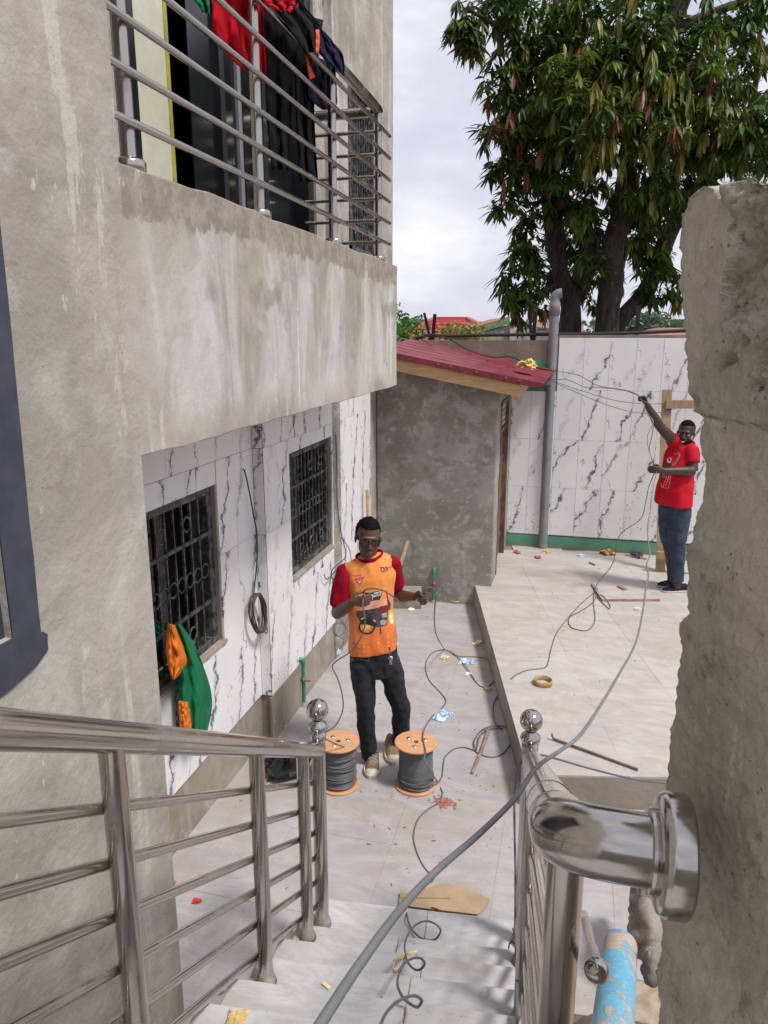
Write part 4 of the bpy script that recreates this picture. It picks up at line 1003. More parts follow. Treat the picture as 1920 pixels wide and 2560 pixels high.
# cable draped over the right newel
pts = [P(*ZE(1180, 500), D=3.25), P(*ZE(1060, 485), D=3.2), P(*ZE(920, 468), D=3.15), P(*ZE(780, 437), D=3.1), P(*ZE(620, 395), D=3.0), P(*ZE(450, 345), D=2.9), P(*ZE(380, 330), D=2.84), P(*ZE(320, 330), D=2.8), P(*ZE(280, 360), D=2.77), P(*ZE(252, 440), D=2.75), P(*ZE(238, 600), D=2.72), P(*ZE(240, 800), D=2.7), P(*ZE(244, 1000), D=2.66), P(*ZE(243, 1300), D=2.6), P(*ZE(248, 1500), D=2.45), P(*ZE(252, 1838), D=2.15), P(*ZE(262, 2000), D=2.0)]
cable('cable', pts, CR, M_CABLE, 'dark grey cable draped over the right newel and hanging down beside it', 6)
pts = [P(*ZE(205, 1415), z=.33), P(*ZE(210, 1390), z=.36), P(*ZE(225, 1375), z=.37), P(*ZE(245, 1390), z=.35), P(*ZE(235, 1330), z=.36), P(*ZE(228, 1300), z=.37)]
cable('cable', pts, .003, M_CABLEK, 'short black wire offcut at the foot of the right newel', 6)
# wires from the shed roof to the raised hand
hand = P(*ZB(222, 200), R=7.25)
for i, (ln, lab) in enumerate([([(900, 205), (960, 215), (1100, 237), (1200, 290), (1330, 312), (1400, 335)], 'upper thin wire from shed roof to the raised hand'),
               ([(935, 250), (985, 262), (1050, 262), (1140, 300), (1200, 300), (1330, 314), (1410, 345)], 'second thin wire from shed roof to the raised hand'),
               ([(960, 262), (1130, 320), (1300, 368), (1450, 384), (1540, 380), (1640, 372), (1720, 365)], 'thin wire running from shed roof past the timber frame'),
               ([(970, 268), (1150, 350), (1300, 405), (1420, 430), (1530, 424), (1640, 395), (1720, 380)], 'lowest thin wire sagging from shed roof past the timber frame')]):
    n = len(ln)
    pts = [P(*Z4(x, y), R=(8.1 - .85 * k / (n - 1)) if i < 2 else 8.1 + .1 * k / n) for k, (x, y) in enumerate(ln)]
    if i < 2: pts.append(hand)
    cable('cable', pts, .0035, M_CABLE, lab, 6)
pts = [hand, P(*ZB(235, 260), R=7.15), P(*ZB(275, 340), R=7.1), P(*ZB(322, 400), R=7.05), P(*ZB(300, 470), R=7.05), P(*ZB(268, 540), R=7.05), P(*ZB(270, 640), R=7.05), P(*ZB(305, 760), R=7.05), red_lo]
cable('cable', pts, CR, M_CABLEL, 'pale cable loop between the two hands of the man in red', 6)
pts = [hand, P(*ZB(250, 300), R=7.1), P(*ZB(310, 400), R=7.1), P(*ZB(322, 470), R=7.1), P(*ZB(300, 590), R=7.1), P(*ZB(285, 680), R=7.1), P(*ZB(330, 820), R=7.05), red_lo + V((.02, 0, 0))]
cable('cable', pts, CR, M_CABLE, 'grey cable crossing the pale loop between the hands of the man in red', 6)
# coil on the house wall
pts = [P(*Z3(588, 388), x=-2.01), P(*Z3(600, 392), x=-1.985), P(*Z3(625, 500), x=-1.97), P(*Z3(650, 640), x=-1.97), P(*Z3(668, 740), x=-1.97), P(*Z3(668, 900), x=-1.97), P(*Z3(655, 1030), x=-1.965), P(*Z3(648, 1095), x=-1.96)]
cable('cable', pts, .0045, M_CABLEK, 'black cable coming out of the tiled wall down to a hanging coil', 6)
cc = P(*Z3(672, 1180), x=-1.95); b = MB(); rnd = random.Random(5)
for k in range(7):
    ph = rnd.uniform(0, 6); r1 = rnd.uniform(.098, .112); r2 = rnd.uniform(.165, .18); ox = rnd.uniform(-.012, .02)
    b.tube([cc + V((ox + .004 * sin(2 * a + ph), (cos(a) * r1 + .004 * sin(2 * a + ph)) , sin(a) * r2 * .78 - cos(a) * .05 + .004 * cos(2 * a + ph))) for a in [2 * pi * i / 30 for i in range(31)]], .0052, 6, False)
b.tube(spline([cc + V((.01, .06, -.13)), cc + V((.02, .075, -.17)), cc + V((.02, .1, -.16)), cc + V((.015, .09, -.11))], 5), .004, 6)
b.build('cable_coil', plain('taupe_cable', (.075, .06, .052), .6), label='brownish coil of cable hanging on the marble tiled wall', cat='cable coil')
pts = [P(*Z3(1105, 190), x=-1.925), P(*Z3(1110, 350), x=-1.92), P(*Z3(1112, 550), x=-1.92), P(*Z3(1125, 680), x=-1.92), P(*Z3(1140, 760), x=-1.91), P(*Z3(1160, 860), x=-1.88), P(*Z3(1120, 905), x=-1.86), P(*Z3(1085, 940), x=-1.88), P(*Z3(1085, 985), x=-1.86), P(*Z3(1120, 1000), x=-1.84), P(*Z3(1150, 960), x=-1.86), P(*Z3(1120, 930), x=-1.88), P(*Z3(1060, 990), x=-1.9), P(*Z3(1040, 965), x=-1.9)]
cable('cable', pts, .004, M_CABLEK, 'black cable hanging in the grey slot by the far window', 6)
pts = [P(*Z3(1135, 760), x=-1.92), P(*Z3(1165, 800), x=-1.9), P(*Z3(1185, 850), x=-1.88), P(*Z3(1195, 1000), x=-1.86), P(*Z3(1165, 1220), x=-1.80), P(*Z3(1120, 1215), x=-1.78), P(*Z3(1088, 1265), x=-1.8), P(*Z3(1110, 1305), x=-1.8), P(*Z3(1150, 1290), x=-1.8), P(*Z3(1155, 1245), x=-1.8), P(*Z3(1110, 1235), x=-1.8), P(*Z3(1100, 1290), x=-1.8), P(*Z3(1150, 1330), x=-1.78)] + [P(*Z3(x, y), z=.006) for x, y in ((1120, 1380), (1075, 1385), (1062, 1360), (1095, 1320))]
cable('cable', pts, .004, M_CABLE, 'grey cable looping down the house wall behind the man in orange', 6)
# ================================================================== LAUNDRY
def smoothpoly(p, n):
    p = [V((a, b_, 0)) for a, b_ in p]; s = spline(p, 6)
    ln = [0]
    for a, b_ in zip(s, s[1:]): ln.append(ln[-1] + (b_ - a).length)
    out = []
    for i in range(n + 1):
        t = ln[-1] * i / n
        for k in range(len(ln) - 1):
            if ln[k + 1] >= t: 
                f = (t - ln[k]) / max(1e-9, ln[k + 1] - ln[k]); out.append(s[k].lerp(s[k + 1], f)); break
    return out
def drape(name, left, right, X, mat, fold=.018, nf=4, seed=0, nu=26, nv=30, parent=None, thick=.004, bulge=0., botjag=0., **t):
    Lp, Rp = smoothpoly(left, nv), smoothpoly(right, nv); b = MB()
    for j in range(nv + 1):
        for i in range(nu + 1):
            f = i / nu; q = Lp[j].lerp(Rp[j], f); v = j / nv
            if botjag: q.y += botjag * v * noise.noise(V((f * 4, seed, 0)))
            ph = nf * 2 * pi * f + 1.2 * noise.noise(V((f * 3, v * 2, seed)))
            off = fold * (.35 + .65 * v) * sin(ph) + .012 * noise.noise(V((f * 6, v * 6, seed + 5))) + .006 * noise.noise(V((f * 15, v * 9 + f * 6, seed + 9))) + bulge * sin(pi * f)
            b.v.append(P(q.x, q.y, x=X + off))
    for j in range(nv):
        for i in range(nu): b.f.append([j * (nu + 1) + i, j * (nu + 1) + i + 1, (j + 1) * (nu + 1) + i + 1, (j + 1) * (nu + 1) + i]); b.mi.append(0); b.sm.append(True)
    o = b.build(name, mat, parent, **t); m = o.modifiers.new('s', 'SOLIDIFY'); m.thickness = thick; m.offset = 0; return o
drape('red_shirt', [(524, -60), (529, 20), (536, 95), (560, 130), (590, 158), (620, 183)], [(655, -60), (657, 20), (660, 90), (663, 150), (664, 185), (664, 208)], -1.49, M_RED, .02, 3, 1, label='crimson shirt hanging behind the balcony bars', cat='shirt', group='laundry on the balcony railing')
drape('green_cloth', [(468, -60), (480, -10), (498, 15), (505, 28)], [(545, -60), (540, 0), (534, 25), (532, 40)], -1.50, M_GRN, .015, 2, 2, label='green cloth showing above the crimson shirt on the balcony', cat='cloth', group='laundry on the balcony railing')
ko = drape('trousers', [(652, 0), (660, 150), (668, 300), (680, 424)], [(748, 20), (738, 180), (728, 300), (722, 425)], -1.50, M_BLK, .016, 2, 3, label='black trousers hanging by both legs inside the balcony railing', cat='trousers', group='laundry on the balcony railing')
drape('trouser_leg', [(733, 30), (737, 200), (742, 330), (750, 455)], [(808, 50), (786, 230), (788, 350), (795, 452)], -1.51, M_BLK, .016, 2, 4, parent=ko)
drape('black_shirt', [(672, -20), (690, 25), (715, 60), (742, 100), (765, 135)], [(735, -30), (765, 20), (790, 50), (803, 80), (800, 125)], -1.355, M_BLK, .015, 2, 6, label='black shirt bunched over the balcony handrail', cat='shirt', group='laundry on the balcony railing')
jk = drape('jacket', [(790, 62), (794, 90), (796, 120), (812, 150), (845, 175)], [(812, 80), (838, 112), (856, 135), (861, 165), (860, 190)], -1.355, M_NVY, .012, 2, 7, label='navy jacket with orange stripes draped over the far handrail', cat='jacket', group='laundry on the balcony railing')
drape('jacket_back', [(765, 128), (768, 180), (772, 240), (790, 262), (806, 274)], [(838, 165), (840, 200), (842, 240), (840, 262), (815, 274)], -1.49, M_NVY, .012, 2, 8, parent=jk)
drape('stripe', [(789, 74), (790, 105), (789, 133)], [(797, 74), (799, 105), (796, 134)], -1.338, M_ORG, .0, 1, 9, 3, 8, parent=jk)
drape('stripe', [(762, 136), (768, 165), (774, 200)], [(768, 134), (776, 165), (788, 192)], -1.455, M_ORG, .0, 1, 9, 3, 8, parent=jk)
drape('red_shirt', [(650, -30), (660, 6), (680, 18), (699, 28)], [(752, -40), (748, 0), (742, 18), (728, 29)], -1.352, M_RED, .012, 3, 11, botjag=8, label='bright red cloth folded over the top handrail', cat='cloth', group='laundry on the balcony railing')
gs = drape('shirt', [ZG(*p) for p in ((298, 1275), (322, 1450), (330, 1650), (334, 1870), (350, 2115))], [ZG(*p) for p in ((350, 1280), (440, 1410), (530, 1620), (592, 1870), (552, 2130))], -1.935, M_GRN, .02, 2, 12, bulge=.05, thick=.004, label='green shirt with orange sleeves hanging out of the near window grille', cat='shirt')
drape('sleeve', [ZG(*p) for p in ((248, 1275), (236, 1440), (248, 1580), (285, 1712))], [ZG(*p) for p in ((300, 1285), (360, 1430), (408, 1560), (305, 1705))], -1.90, M_ORF, .012, 2, 13, bulge=.05, parent=gs)
drape('hem_band', [ZG(*p) for p in ((330, 1875), (338, 1990), (350, 2118))], [ZG(*p) for p in ((408, 1885), (424, 2000), (442, 2122))], -1.905, M_ORF, .008, 1, 14, bulge=.03, parent=gs)
drape('inside_part', [ZG(*p) for p in ((105, 1240), (110, 1330), (120, 1420))], [ZG(*p) for p in ((240, 1270), (240, 1350), (235, 1380))], -2.09, M_GRN, .01, 2, 15, parent=gs)
# ================================================================== CLUTTER
def crumple(p, r, mat, lab, cat, seed, name='wrapper', flat=.5, group=None):
    b = MB().sphere(p + V((0, 0, r * flat * .7)), (r, r, r * flat), 14, 9); c = p + V((0, 0, r * flat * .7))
    for i, v in enumerate(b.v):
        d = v - c; b.v[i] = c + d * (1 + .9 * noise.noise(v * (2.2 / r) + V((seed, 0, 0))) + .4 * noise.noise(v * (5 / r) + V((0, seed, 0))))
        b.v[i].z = max(b.v[i].z, p.z + .0008)
    for k in range(len(b.sm)): b.sm[k] = False
    return b.build(name, mat, label=lab, cat=cat, group=group)
# cardboard on the yard floor in front of the first step
cpx = [(395, 108), (500, 118), (700, 45), (800, 38), (960, 75), (1150, 165), (1100, 240), (1045, 288), (900, 272), (700, 250), (390, 212)]
cq = [P(*ZR(x, y), z=.012) for x, y in cpx]
b = MB().prism(cq, (0, 0, .004)); co = b.build('cardboard', M_CARD, label='flattened piece of brown cardboard by the lowest step', cat='cardboard')
q = [P(*ZR(x, y), z=.0175) for x, y in ((395, 110), (400, 150), (810, 152), (800, 40), (700, 46), (520, 120))]
MB().prism(q, (0, 0, .003)).build('flap', M_CARD, co)
q = [P(*ZR(x, y), z=.018) for x, y in ((652, 232), (700, 245), (735, 252), (700, 238), (665, 228))]
MB().prism(q, (0, 0, .003)).build('torn_edge', plain('dark_tear', (.06, .04, .025), .9), co)
# tape rings
def ring(p, r, h, lab, tilt=0):
    MB().lathe(p, [(r - .006, 0), (r, 0), (r, h), (r - .006, h), (r - .006, 0)], 28, V((tilt, 0, 1))).build('tape_ring', M_TAPE, label=lab, cat='tape roll')
ring(P(*Z9(460, 412), z=.001), .065, .03, 'roll of brown tape on yard floor by the shed')
ring(P(*Z9(1185, 1095), z=TZ + .001), .07, .04, 'translucent brown tape ring alone on the terrace')
# sachets
def sachet(px, zz, w, h, ang, lab):
    c = P(*px, z=zz); b = MB(); n = 10
    for i in range(n + 1):
        for j in range(n + 1):
            u, v = i / n - .5, j / n - .5; r = 1 - (2 * u) ** 4; s = 1 - (2 * v) ** 4
            p = V((u * w, v * h, .004 + .018 * r * s + .008 * noise.noise(V((u * 9, v * 9, px[0])))))
            a = R_(ang); b.v.append(c + V((p.x * cos(a) - p.y * sin(a), p.x * sin(a) + p.y * cos(a), p.z)))
    for i in range(n):
        for j in range(n): b.f.append([i * (n + 1) + j, (i + 1) * (n + 1) + j, (i + 1) * (n + 1) + j + 1, i * (n + 1) + j + 1]); b.mi.append(1 if noise.noise(V((i * .9, j * .9, px[1]))) > .12 else 0); b.sm.append(False)
    b.build('water_sachet', [M_WRAPB, M_BLUE], label=lab, cat='sachet', group='empty water sachets on the ground')
sachet(Z9(545, 912), .0, .14, .10, 10, 'blue printed water sachet inside the cable loop')
sachet(Z9(350, 1360), .0, .10, .17, -20, 'blue and white water sachet near the right spool')
sachet(Z4(1122, 1155), TZ, .09, .09, 30, 'small crumpled blue sachet at the foot of the tiled wall')
for px, zz, r, m, lab in ((Z9(365, 880), 0, .035, M_PAPER, 'cream paper crumple left of the blue sachet'), (Z9(630, 770), 0, .03, M_PAPER, 'cream paper crumple by the terrace step'), (Z9(662, 750), 0, .03, M_PAPER, 'second cream scrap touching the terrace step'),
    (Z9(728, 1142), 0, .03, M_YEL, 'flat yellow peel inside the yard near the cable loop'), (Z4(793, 1137), TZ, .045, M_BRICK, 'red and orange wrapper next to the shed door'), (Z4(900, 1162), TZ, .04, M_BRICK, 'small red wrapper in front of the vent pipe'),
    (Z4(940, 1134), TZ, .05, M_YEL, 'orange yellow wrapper at the foot of the vent pipe'), (Z4(1250, 1143), TZ, .08, M_TAPE, 'ball of straw coloured strapping by the tiled wall'), (Z4(1400, 1155), TZ, .075, M_NAVY, 'dark blue plastic heap by the tiled wall'),
    (Z4(1405, 1425), TZ, .03, M_WHITE, 'white paper scrap on the terrace'), (Z3(820, 1805), 0, .025, M_PAPER, 'cream scrap beside the house plinth'), (Z9(145, 432), 0, .035, M_BRICK, 'pale red wrapper by the man\'s hand on the floor'), (Z9(95, 480), 0, .03, M_WHITE, 'white wrapper shred near the shed wall'),
    (Z9(570, 1015), 0, .025, M_WHITE, 'white foil scrap below the blue sachet'), (ZL(55, 58), 0, .035, M_REDW, 'shiny red wrapper by the corner of the house'), (ZL(305, 180), 0, .02, M_REDW, 'tiny red scrap on the floor beside the stairs'),
    (ZL(640, 1165), .96, .03, M_YEL, 'yellow wrapper on a tread at the bottom edge'), (Z9(1005, 1570), 0, .018, M_BRICK, 'red brick chip under the right ball newel')):
    crumple(P(*px, z=zz), r, m, lab, 'litter', px[0], flat=.35)
crumple(P(*ZF(1290, 640), y=7.75) - V((0, 0, .01)), .075, M_YEL, 'crumpled yellow foam lying on the maroon roof', 'foam', 4, 'foam', .6)
crumple(P(*ZF(1340, 660), y=7.7) - V((0, 0, .01)), .03, M_YEL, 'small piece of yellow foam beside the large piece on the roof', 'foam', 9, 'foam', .6)
# white peel on the third tread
pts = [P(*ZR(x, y), z=z) for x, y, z in ((540, 600, .485), (480, 615, .485), (430, 632, .485), (385, 640, .646), (350, 690, .646), (340, 745, .646), (375, 750, .646), (400, 710, .648), (420, 670, .65))]
MB().tube(spline(pts, 5), .011, 6, True, .002, (0, 0, 1)).build('peel', M_PAPER, label='curl of cream peel on the steps beside the looping cable', cat='litter')
q = P(*ZL(1378, 885), z=.64); MB().obox(q + V((0, 0, .004)), V((.016, -.008, 0)), V((.003, .006, 0)), V((0, 0, .004))).build('chip', M_PAPER, label='cream chip lying on a stair tread left of the grey cable', cat='litter')
q = P(*ZL(520, 910), z=.02); MB().tube([P(*ZL(470, 935), z=.01), P(*ZL(530, 905), z=.03), P(*ZL(572, 870), z=.06)], .012, 6, True, .003).build('tile_shard', M_WHITE, label='pale tile shard beside the left edge of the steps', cat='litter')
# brick crumbs
b = MB(); rnd = random.Random(11)
def crumb(c, r):
    a = rnd.uniform(0, pi); x = V((cos(a), sin(a), 0)); y = V((-sin(a), cos(a), 0))
    b.obox(c + V((0, 0, r * .3)), x * r * rnd.uniform(.8, 2.2), y * r * rnd.uniform(.4, .8), V((rnd.uniform(-.2, .2) * r, 0, r * .35)))
pile = P(*Z5(990, 640), z=0)
for k in range(150): crumb(pile + V((rnd.gauss(0, .035), rnd.gauss(0, .03), 0)), rnd.uniform(.002, .006))
for k in range(110): crumb(V((rnd.gauss(-.55, .35), rnd.gauss(3.8, .42), 0)), rnd.uniform(.001, .0035))
for x, y in ((500, 810), (605, 828), (460, 938), (715, 820), (920, 915), (1030, 470), (1225, 450), (1250, 525), (1345, 525), (1105, 625), (1060, 665), (740, 610), (405, 568), (620, 603), (620, 1225), (730, 1110)): crumb(P(*Z5(x, y), z=0), .006)
b.build('brick_crumbs', M_BRICK, org=(-.6, 3.9, 0), label='scattered red brick crumbs in front of the spools', cat='rubble', kind='stuff')
b = MB()
for k in range(90): crumb(V((rnd.uniform(-1.9, -.2), rnd.uniform(3.0, 7.3), 0)), rnd.uniform(.002, .006))
for k in range(90): crumb(V((rnd.uniform(-.5, 2.5), rnd.uniform(5, 9), TZ)) if True else 0, rnd.uniform(.002, .007))
for k in range(26):
    i = rnd.randrange(0, 6); s = rnd.uniform(NS[i + 1] + .02, NS[i] - .03); crumb(ST(s, rnd.uniform(-.75, .15), .16 * (i + 1)), rnd.uniform(.001, .003))
b.build('grit', M_CEM, org=(-.6, 5, 0), label='grit and cement crumbs on the yard, terrace and steps', cat='grit', kind='stuff')
# sticks, rod, trowel handles
a, c = P(*ZE(445, 240), z=TZ + .01), P(*ZE(930, 412), z=TZ + .01)
MB().tube([a + V((0, 0, .035)), a + V((.012, 0, .004)), c], .008, 8).build('steel_rod', M_RUST, label='rusty reinforcing rod lying on the terrace edge', cat='rod')
a, c = P(*Z9(730, 1490), z=.012), P(*Z9(598, 1832), z=.012); MB().tube([a + V((-.02, .02, 0)), a, a.lerp(c, .5) + V((.005, 0, 0)), c], [.009, .013, .012, .009], 8).build('stick', M_STICK, label='dry brown stick lying across the floor cable loop', cat='stick')
a, c, d = P(*Z4(1172, 1300), z=TZ), P(*Z4(1225, 1382), z=TZ), P(*Z4(1515, 1382), z=TZ)
b = MB(); b.beam(a + V((0, 0, .012)), c + V((0, 0, .012)), .018, .02); b.beam(c + V((.0, 0, .012)), d + V((0, 0, .012)), .018, .02); b.build('timber_square', M_STICK, label='thin L shaped timber lath lying on the terrace', cat='timber')
a = P(*Z4(1325, 1318), z=TZ); MB().obox(a + V((0, 0, .008)), V((.03, -.05, 0)), V((.02, .01, 0)), V((0, 0, .008))).build('wood_offcut', M_STICK, label='small wood offcut on the terrace right of the lath', cat='timber')
a, c = P(*Z4(1158, 1188), z=TZ), P(*Z4(1188, 1202), z=TZ); MB().tube([a + V((0, 0, .008)), c + V((0, 0, .008))], .007, 6).build('twig', M_RUST, label='short dark twig on the terrace near the tiled wall', cat='stick')
a, c = P(*Z4(1340, 1150), z=TZ), P(*Z4(1450, 1172), z=TZ); MB().beam(a + V((0, 0, .01)), c + V((0, 0, .01)), .02, .02).build('lath', M_BOARD, label='pale lath on the floor beside the timber frame', cat='timber')
a = P(*Z3(1278, 495), x=-1.88); c = P(*Z3(1283, 640), x=-1.87); MB().tube([a, a + (c - a) * 5.2], .017, 12).build('broom_handle', M_BOARD, label='upright wooden handle leaning in the corner behind the man\'s head', cat='handle')
a = P(*Z4(245, 1075), y=7.4); c = P(*Z4(205, 1200), y=7.25); MB().beam(a, a + (c - a) * 2.6, .035, .022, (0, 1, 0)).build('wooden_handle', M_OLDW, label='wooden handle leaning on the shed beside the orange shirt', cat='handle')
# rubble at the shed corner
for px, py, r, sd_, lab in ((225, 1320, .1, 2, 'broken block leaning at the shed base behind the man'), (300, 1385, .045, 5, 'small stone in rubble at the shed base')):
    q = P(*Z4(px, py), y=7.3); lump(V((q.x, 7.32, r * .5)), (r * .9, r * .7, r), sd_).build('stone', M_CEM, label=lab, cat='stone')
MB().obox(V((-1.62, 7.25, .09)), V((.16, .03, .0)), V((-.02, .09, 0)), V((0, 0, .1))).build('cement_block', M_CEM, label='low cement block against the shed wall', cat='block')
# taps
def tap(base, h, out, lab, turned):
    t = thing('water_tap', lab, 'tap', base)
    MB().tube([base, base + V((0, 0, h))], .0145, 12).build('riser', M_TAPG, t)
    MB().lathe(base + V((0, 0, h * .55)), [(.0145, 0), (.021, .004), (.021, .035), (.0145, .04)], 14).build('valve_body', M_TAPG if turned else M_TAPR, t)
    MB().obox(base + V((.03, -.01, h * .6)), V((.03, 0, .004)), V((0, .006, 0)), V((0, 0, .004))).build('valve_handle', M_TAPR, t)
    MB().tube(spline([base + V((0, 0, h - .01)), base + V((0, 0, h + .015)), base + out * .3 + V((0, 0, h + .03)), base + out + V((0, 0, h + .03))], 5), .018, 12).build('elbow', M_TAPG, t)
    MB().lathe(base, [(.035, 0), (.03, .015), (.0145, .03)], 12).build('collar', M_CEM, t)
q = P(*Z3(930, 1688), z=0); tap(V((q.x, q.y, 0)), .36, V((-.09, -.05, 0)), 'green plastic standpipe with tap at the house plinth', True)
q = P(*Z4(372, 1362), y=7.42); tap(V((q.x, 7.42, 0)), .34, V((.0, .03, .0)), 'green pipe with red valve against the shed wall', False)
# bottle, black bag
c = P(*Z3(1075, 1412), z=.033); d = (P(*Z3(1040, 1432), z=.033) - c).normalized(); 
bt = thing('plastic_bottle', 'clear plastic bottle with blue cap lying by the house plinth', 'bottle', c - V((0, 0, .033)))
MB().lathe(c - d * .12, [(0, 0), (.028, .002), (.032, .02), (.031, .06), (.029, .08), (.032, .1), (.032, .15), (.022, .185), (.013, .2), (.013, .215)], 18, d).build('body', M_PET, bt)
MB().lathe(c - d * .12, [(.016, .213), (.016, .232), (0, .233)], 14, d).build('cap', M_BLUE, bt)
MB().lathe(c - d * .12, [(.0325, .1), (.0325, .145)], 18, d).build('sleeve', M_BLUE, bt)
crumple(P(*S(610, 1660), z=0), .15, M_BAG, 'crumpled black polythene bag on the floor behind the left railing', 'bag', 3.3, 'polythene_bag', .45)
# timber frame behind the man in red
tfr = thing('timber_trestle', 'rough timber frame leaning on the tiled wall behind the man in red', 'frame', (1.05, 8.7, TZ))
a, c = P(*Z4(1553, 312), y=8.75), P(*Z4(1520, 1215), y=8.45); MB().beam(V((c.x, c.y, TZ)), a, .10, .045, (0, 1, 0)).build('upright', M_OLDW, tfr)
a, c = P(*Z4(1545, 385), y=8.68), P(*Z4(1680, 382), y=8.72); MB().beam(a, c + V((.6, 0, 0)), .04, .09).build('rail', M_OLDW, tfr)
a, c = P(*Z4(1498, 1147), y=8.40), P(*Z4(1600, 1150), y=8.40); MB().beam(a, c + V((.6, 0, 0)), .05, .08).build('rail', M_OLDW, tfr)
# ================================================================== PEOPLE
def hand(mb, wrist, pd, across, pn, curl=(55, 75, 45), sc=1.0, spread=0.0):
    # pd: palm direction, across: towards the index finger side, pn: palm side normal
    pd, across, pn = V(pd).normalized(), V(across).normalized(), V(pn).normalized(); w = V(wrist)
    L = .088 * sc
    mb.tube([w - pd * .01, w + pd * .02 * sc, w + pd * L * .6, w + pd * L], [.024 * sc, .027 * sc, .037 * sc, .036 * sc], 12, True, [.019 * sc, .017 * sc, .015 * sc, .013 * sc], across)
    for k in range(4):
        o = (1.5 - k) * .0185 * sc; ln = (.95, 1.06, 1.0, .8)[k] * sc; r = (.0088, .009, .0086, .0076)[k] * sc
        p = w + pd * (L * (.97, 1., .97, .9)[k]) + across * o
        pts = [p - pd * .03 * sc, p]; a = 0
        for i, sl in enumerate((.043, .027, .021)):
            a += R_(curl[i] + (k - 1.5) * spread)
            p = p + (pd * cos(a) + pn * sin(a)) * sl * ln; pts.append(p)
        mb.tube(pts, [r * 1.05, r * 1.08, r, r * .95, r * .8], 8)
    t0 = w + pd * .018 * sc + across * .026 * sc + pn * .008 * sc
    t1 = t0 + (pd * .6 + across * .55 + pn * .5).normalized() * .036 * sc
    t2 = t1 + (pd * .8 - across * .05 + pn * .6).normalized() * .030 * sc
    t3 = t2 + (pd * .6 - across * .5 + pn * .45).normalized() * .024 * sc
    mb.tube([t0 - pd * .008, t0, t1, t2, t3], [.012 * sc, .013 * sc, .0105 * sc, .0098 * sc, .0075 * sc], 8)
def head(mb, c, hx, hf, hu, sc=1.0, beard=0):
    M = Matrix((hx, hf, hu)).transposed(); rot = M
    q = lambda x, y, z: c + M @ (V((x, y, z)) * sc)
    e = lambda x, y, z, r: mb.sphere(q(x, y, z), tuple(a * sc for a in r), 20, 14, rot)
    e(0, -.015, .035, (.0735, .096, .086)); e(0, .022, -.035, (.060, .067, .086)); e(0, .034, -.083, (.043, .046, .034)); e(0, .066, -.104, (.021, .017, .018))
    e(0, .072, .022, (.050, .018, .013)); e(.036, .058, -.028, (.023, .02, .026)); e(-.036, .058, -.028, (.023, .02, .026))
    mb.tube([q(0, .082, .012), q(0, .094, -.01), q(0, .104, -.033), q(0, .092, -.043)], [.008 * sc, .0095 * sc, .0135 * sc, .009 * sc], 10)
    e(.0145, .089, -.038, (.0105, .012, .0085)); e(-.0145, .089, -.038, (.0105, .012, .0085))
    e(0, .085, -.062, (.023, .011, .008)); e(0, .084, -.073, (.020, .011, .008))
    for s in (1, -1): e(s * .075, -.012, -.01, (.009, .019, .031))
    return q, M
def hair_cap(c, M, sc, name, parent, amp=.006, hl=.055, thick=1.05):
    b = MB(); n, m = 48, 26
    cc = V((0, -.015, .035)); r = V((.0735, .096, .086)) * thick
    for i in range(m + 1):
        f = pi * i / m * .66
        for k in range(n):
            t = 2 * pi * k / n
            p = V((r.x * sin(f) * cos(t), r.y * sin(f) * sin(t), r.z * cos(f)))
            b.v.append(p)
    # pull the rim to the hairline: high at the forehead, low at the back and sides
    out = []
    for idx, p in enumerate(b.v):
        i, k = divmod(idx, n); t = 2 * pi * k / n; fr = sin(t)
        g_ = max(0, min(1, (fr + .12) / .42)); lim = hl * g_ + (1 - g_) * (.012 - .035 * max(0, -fr))
        w = p + cc
        if w.z < lim: 
            s = lim
            w = V((w.x, w.y, s))
            dd = ((w.z - cc.z) / r.z) ** 2; rad = math.sqrt(max(.02, 1 - min(.98, dd)))
            ll = math.sqrt((p.x / r.x) ** 2 + (p.y / r.y) ** 2) or 1
            w = V((p.x / ll * rad * .985, p.y / ll * rad * .985 + cc.y, s))
        nn = noise.fractal(w * 55, .8, 2, 3) * amp + noise.noise(w * 22) * amp * .5
        out.append(c + M @ ((w + (w - cc).normalized() * nn) * sc))
    b.v = out
    b.f = [[i * n + k, i * n + (k + 1) % n, (i + 1) * n + (k + 1) % n, (i + 1) * n + k] for i in range(m) for k in range(n)]; b.mi = [0] * len(b.f); b.sm = [True] * len(b.f)
    o = b.build(name, M_HAIR, parent); s = o.modifiers.new('s', 'SOLIDIFY'); s.thickness = .008; s.offset = -1; return o
def rings(mb, rs, n=28, right=None, fwd=None):
    # rs: (centre, half width, half depth, tilt)
    vs = []
    for (c, w, d, t) in rs:
        for k in range(n):
            a = 2 * pi * k / n; ca, sa = cos(a), sin(a)
            x = w * math.copysign(abs(ca) ** .85, ca); y = d * math.copysign(abs(sa) ** .85, sa)
            vs.append(c + right * x + fwd * y + V((0, 0, t * x)))
    m = len(rs)
    mb.add(vs, [(i * n + k, i * n + (k + 1) % n, (i + 1) * n + (k + 1) % n, (i + 1) * n + k) for i in range(m - 1) for k in range(n)], True)
    mb.add(vs[:n], [list(range(n))[::-1]], True); mb.add(vs[-n:], [list(range(n))], True)
def wrinkle(o, amp, sc, seed=0.):
    w0 = WL[o]
    for v in o.data.vertices:
        w = v.co + w0
        q = V((w.x * sc[0] + seed, w.y * sc[1], w.z * sc[2]))
        v.co += v.normal * (amp * (noise.noise(q) + .55 * noise.noise(q * 2.3 + V((4, 4, 4))) - .6 * abs(noise.noise(q * 1.3 + V((9, 1, 2))))))
def bvh_of(o):
    w = WL[o]; return BVHTree.FromPolygons([v.co + w for v in o.data.vertices], [tuple(p.vertices) for p in o.data.polygons])
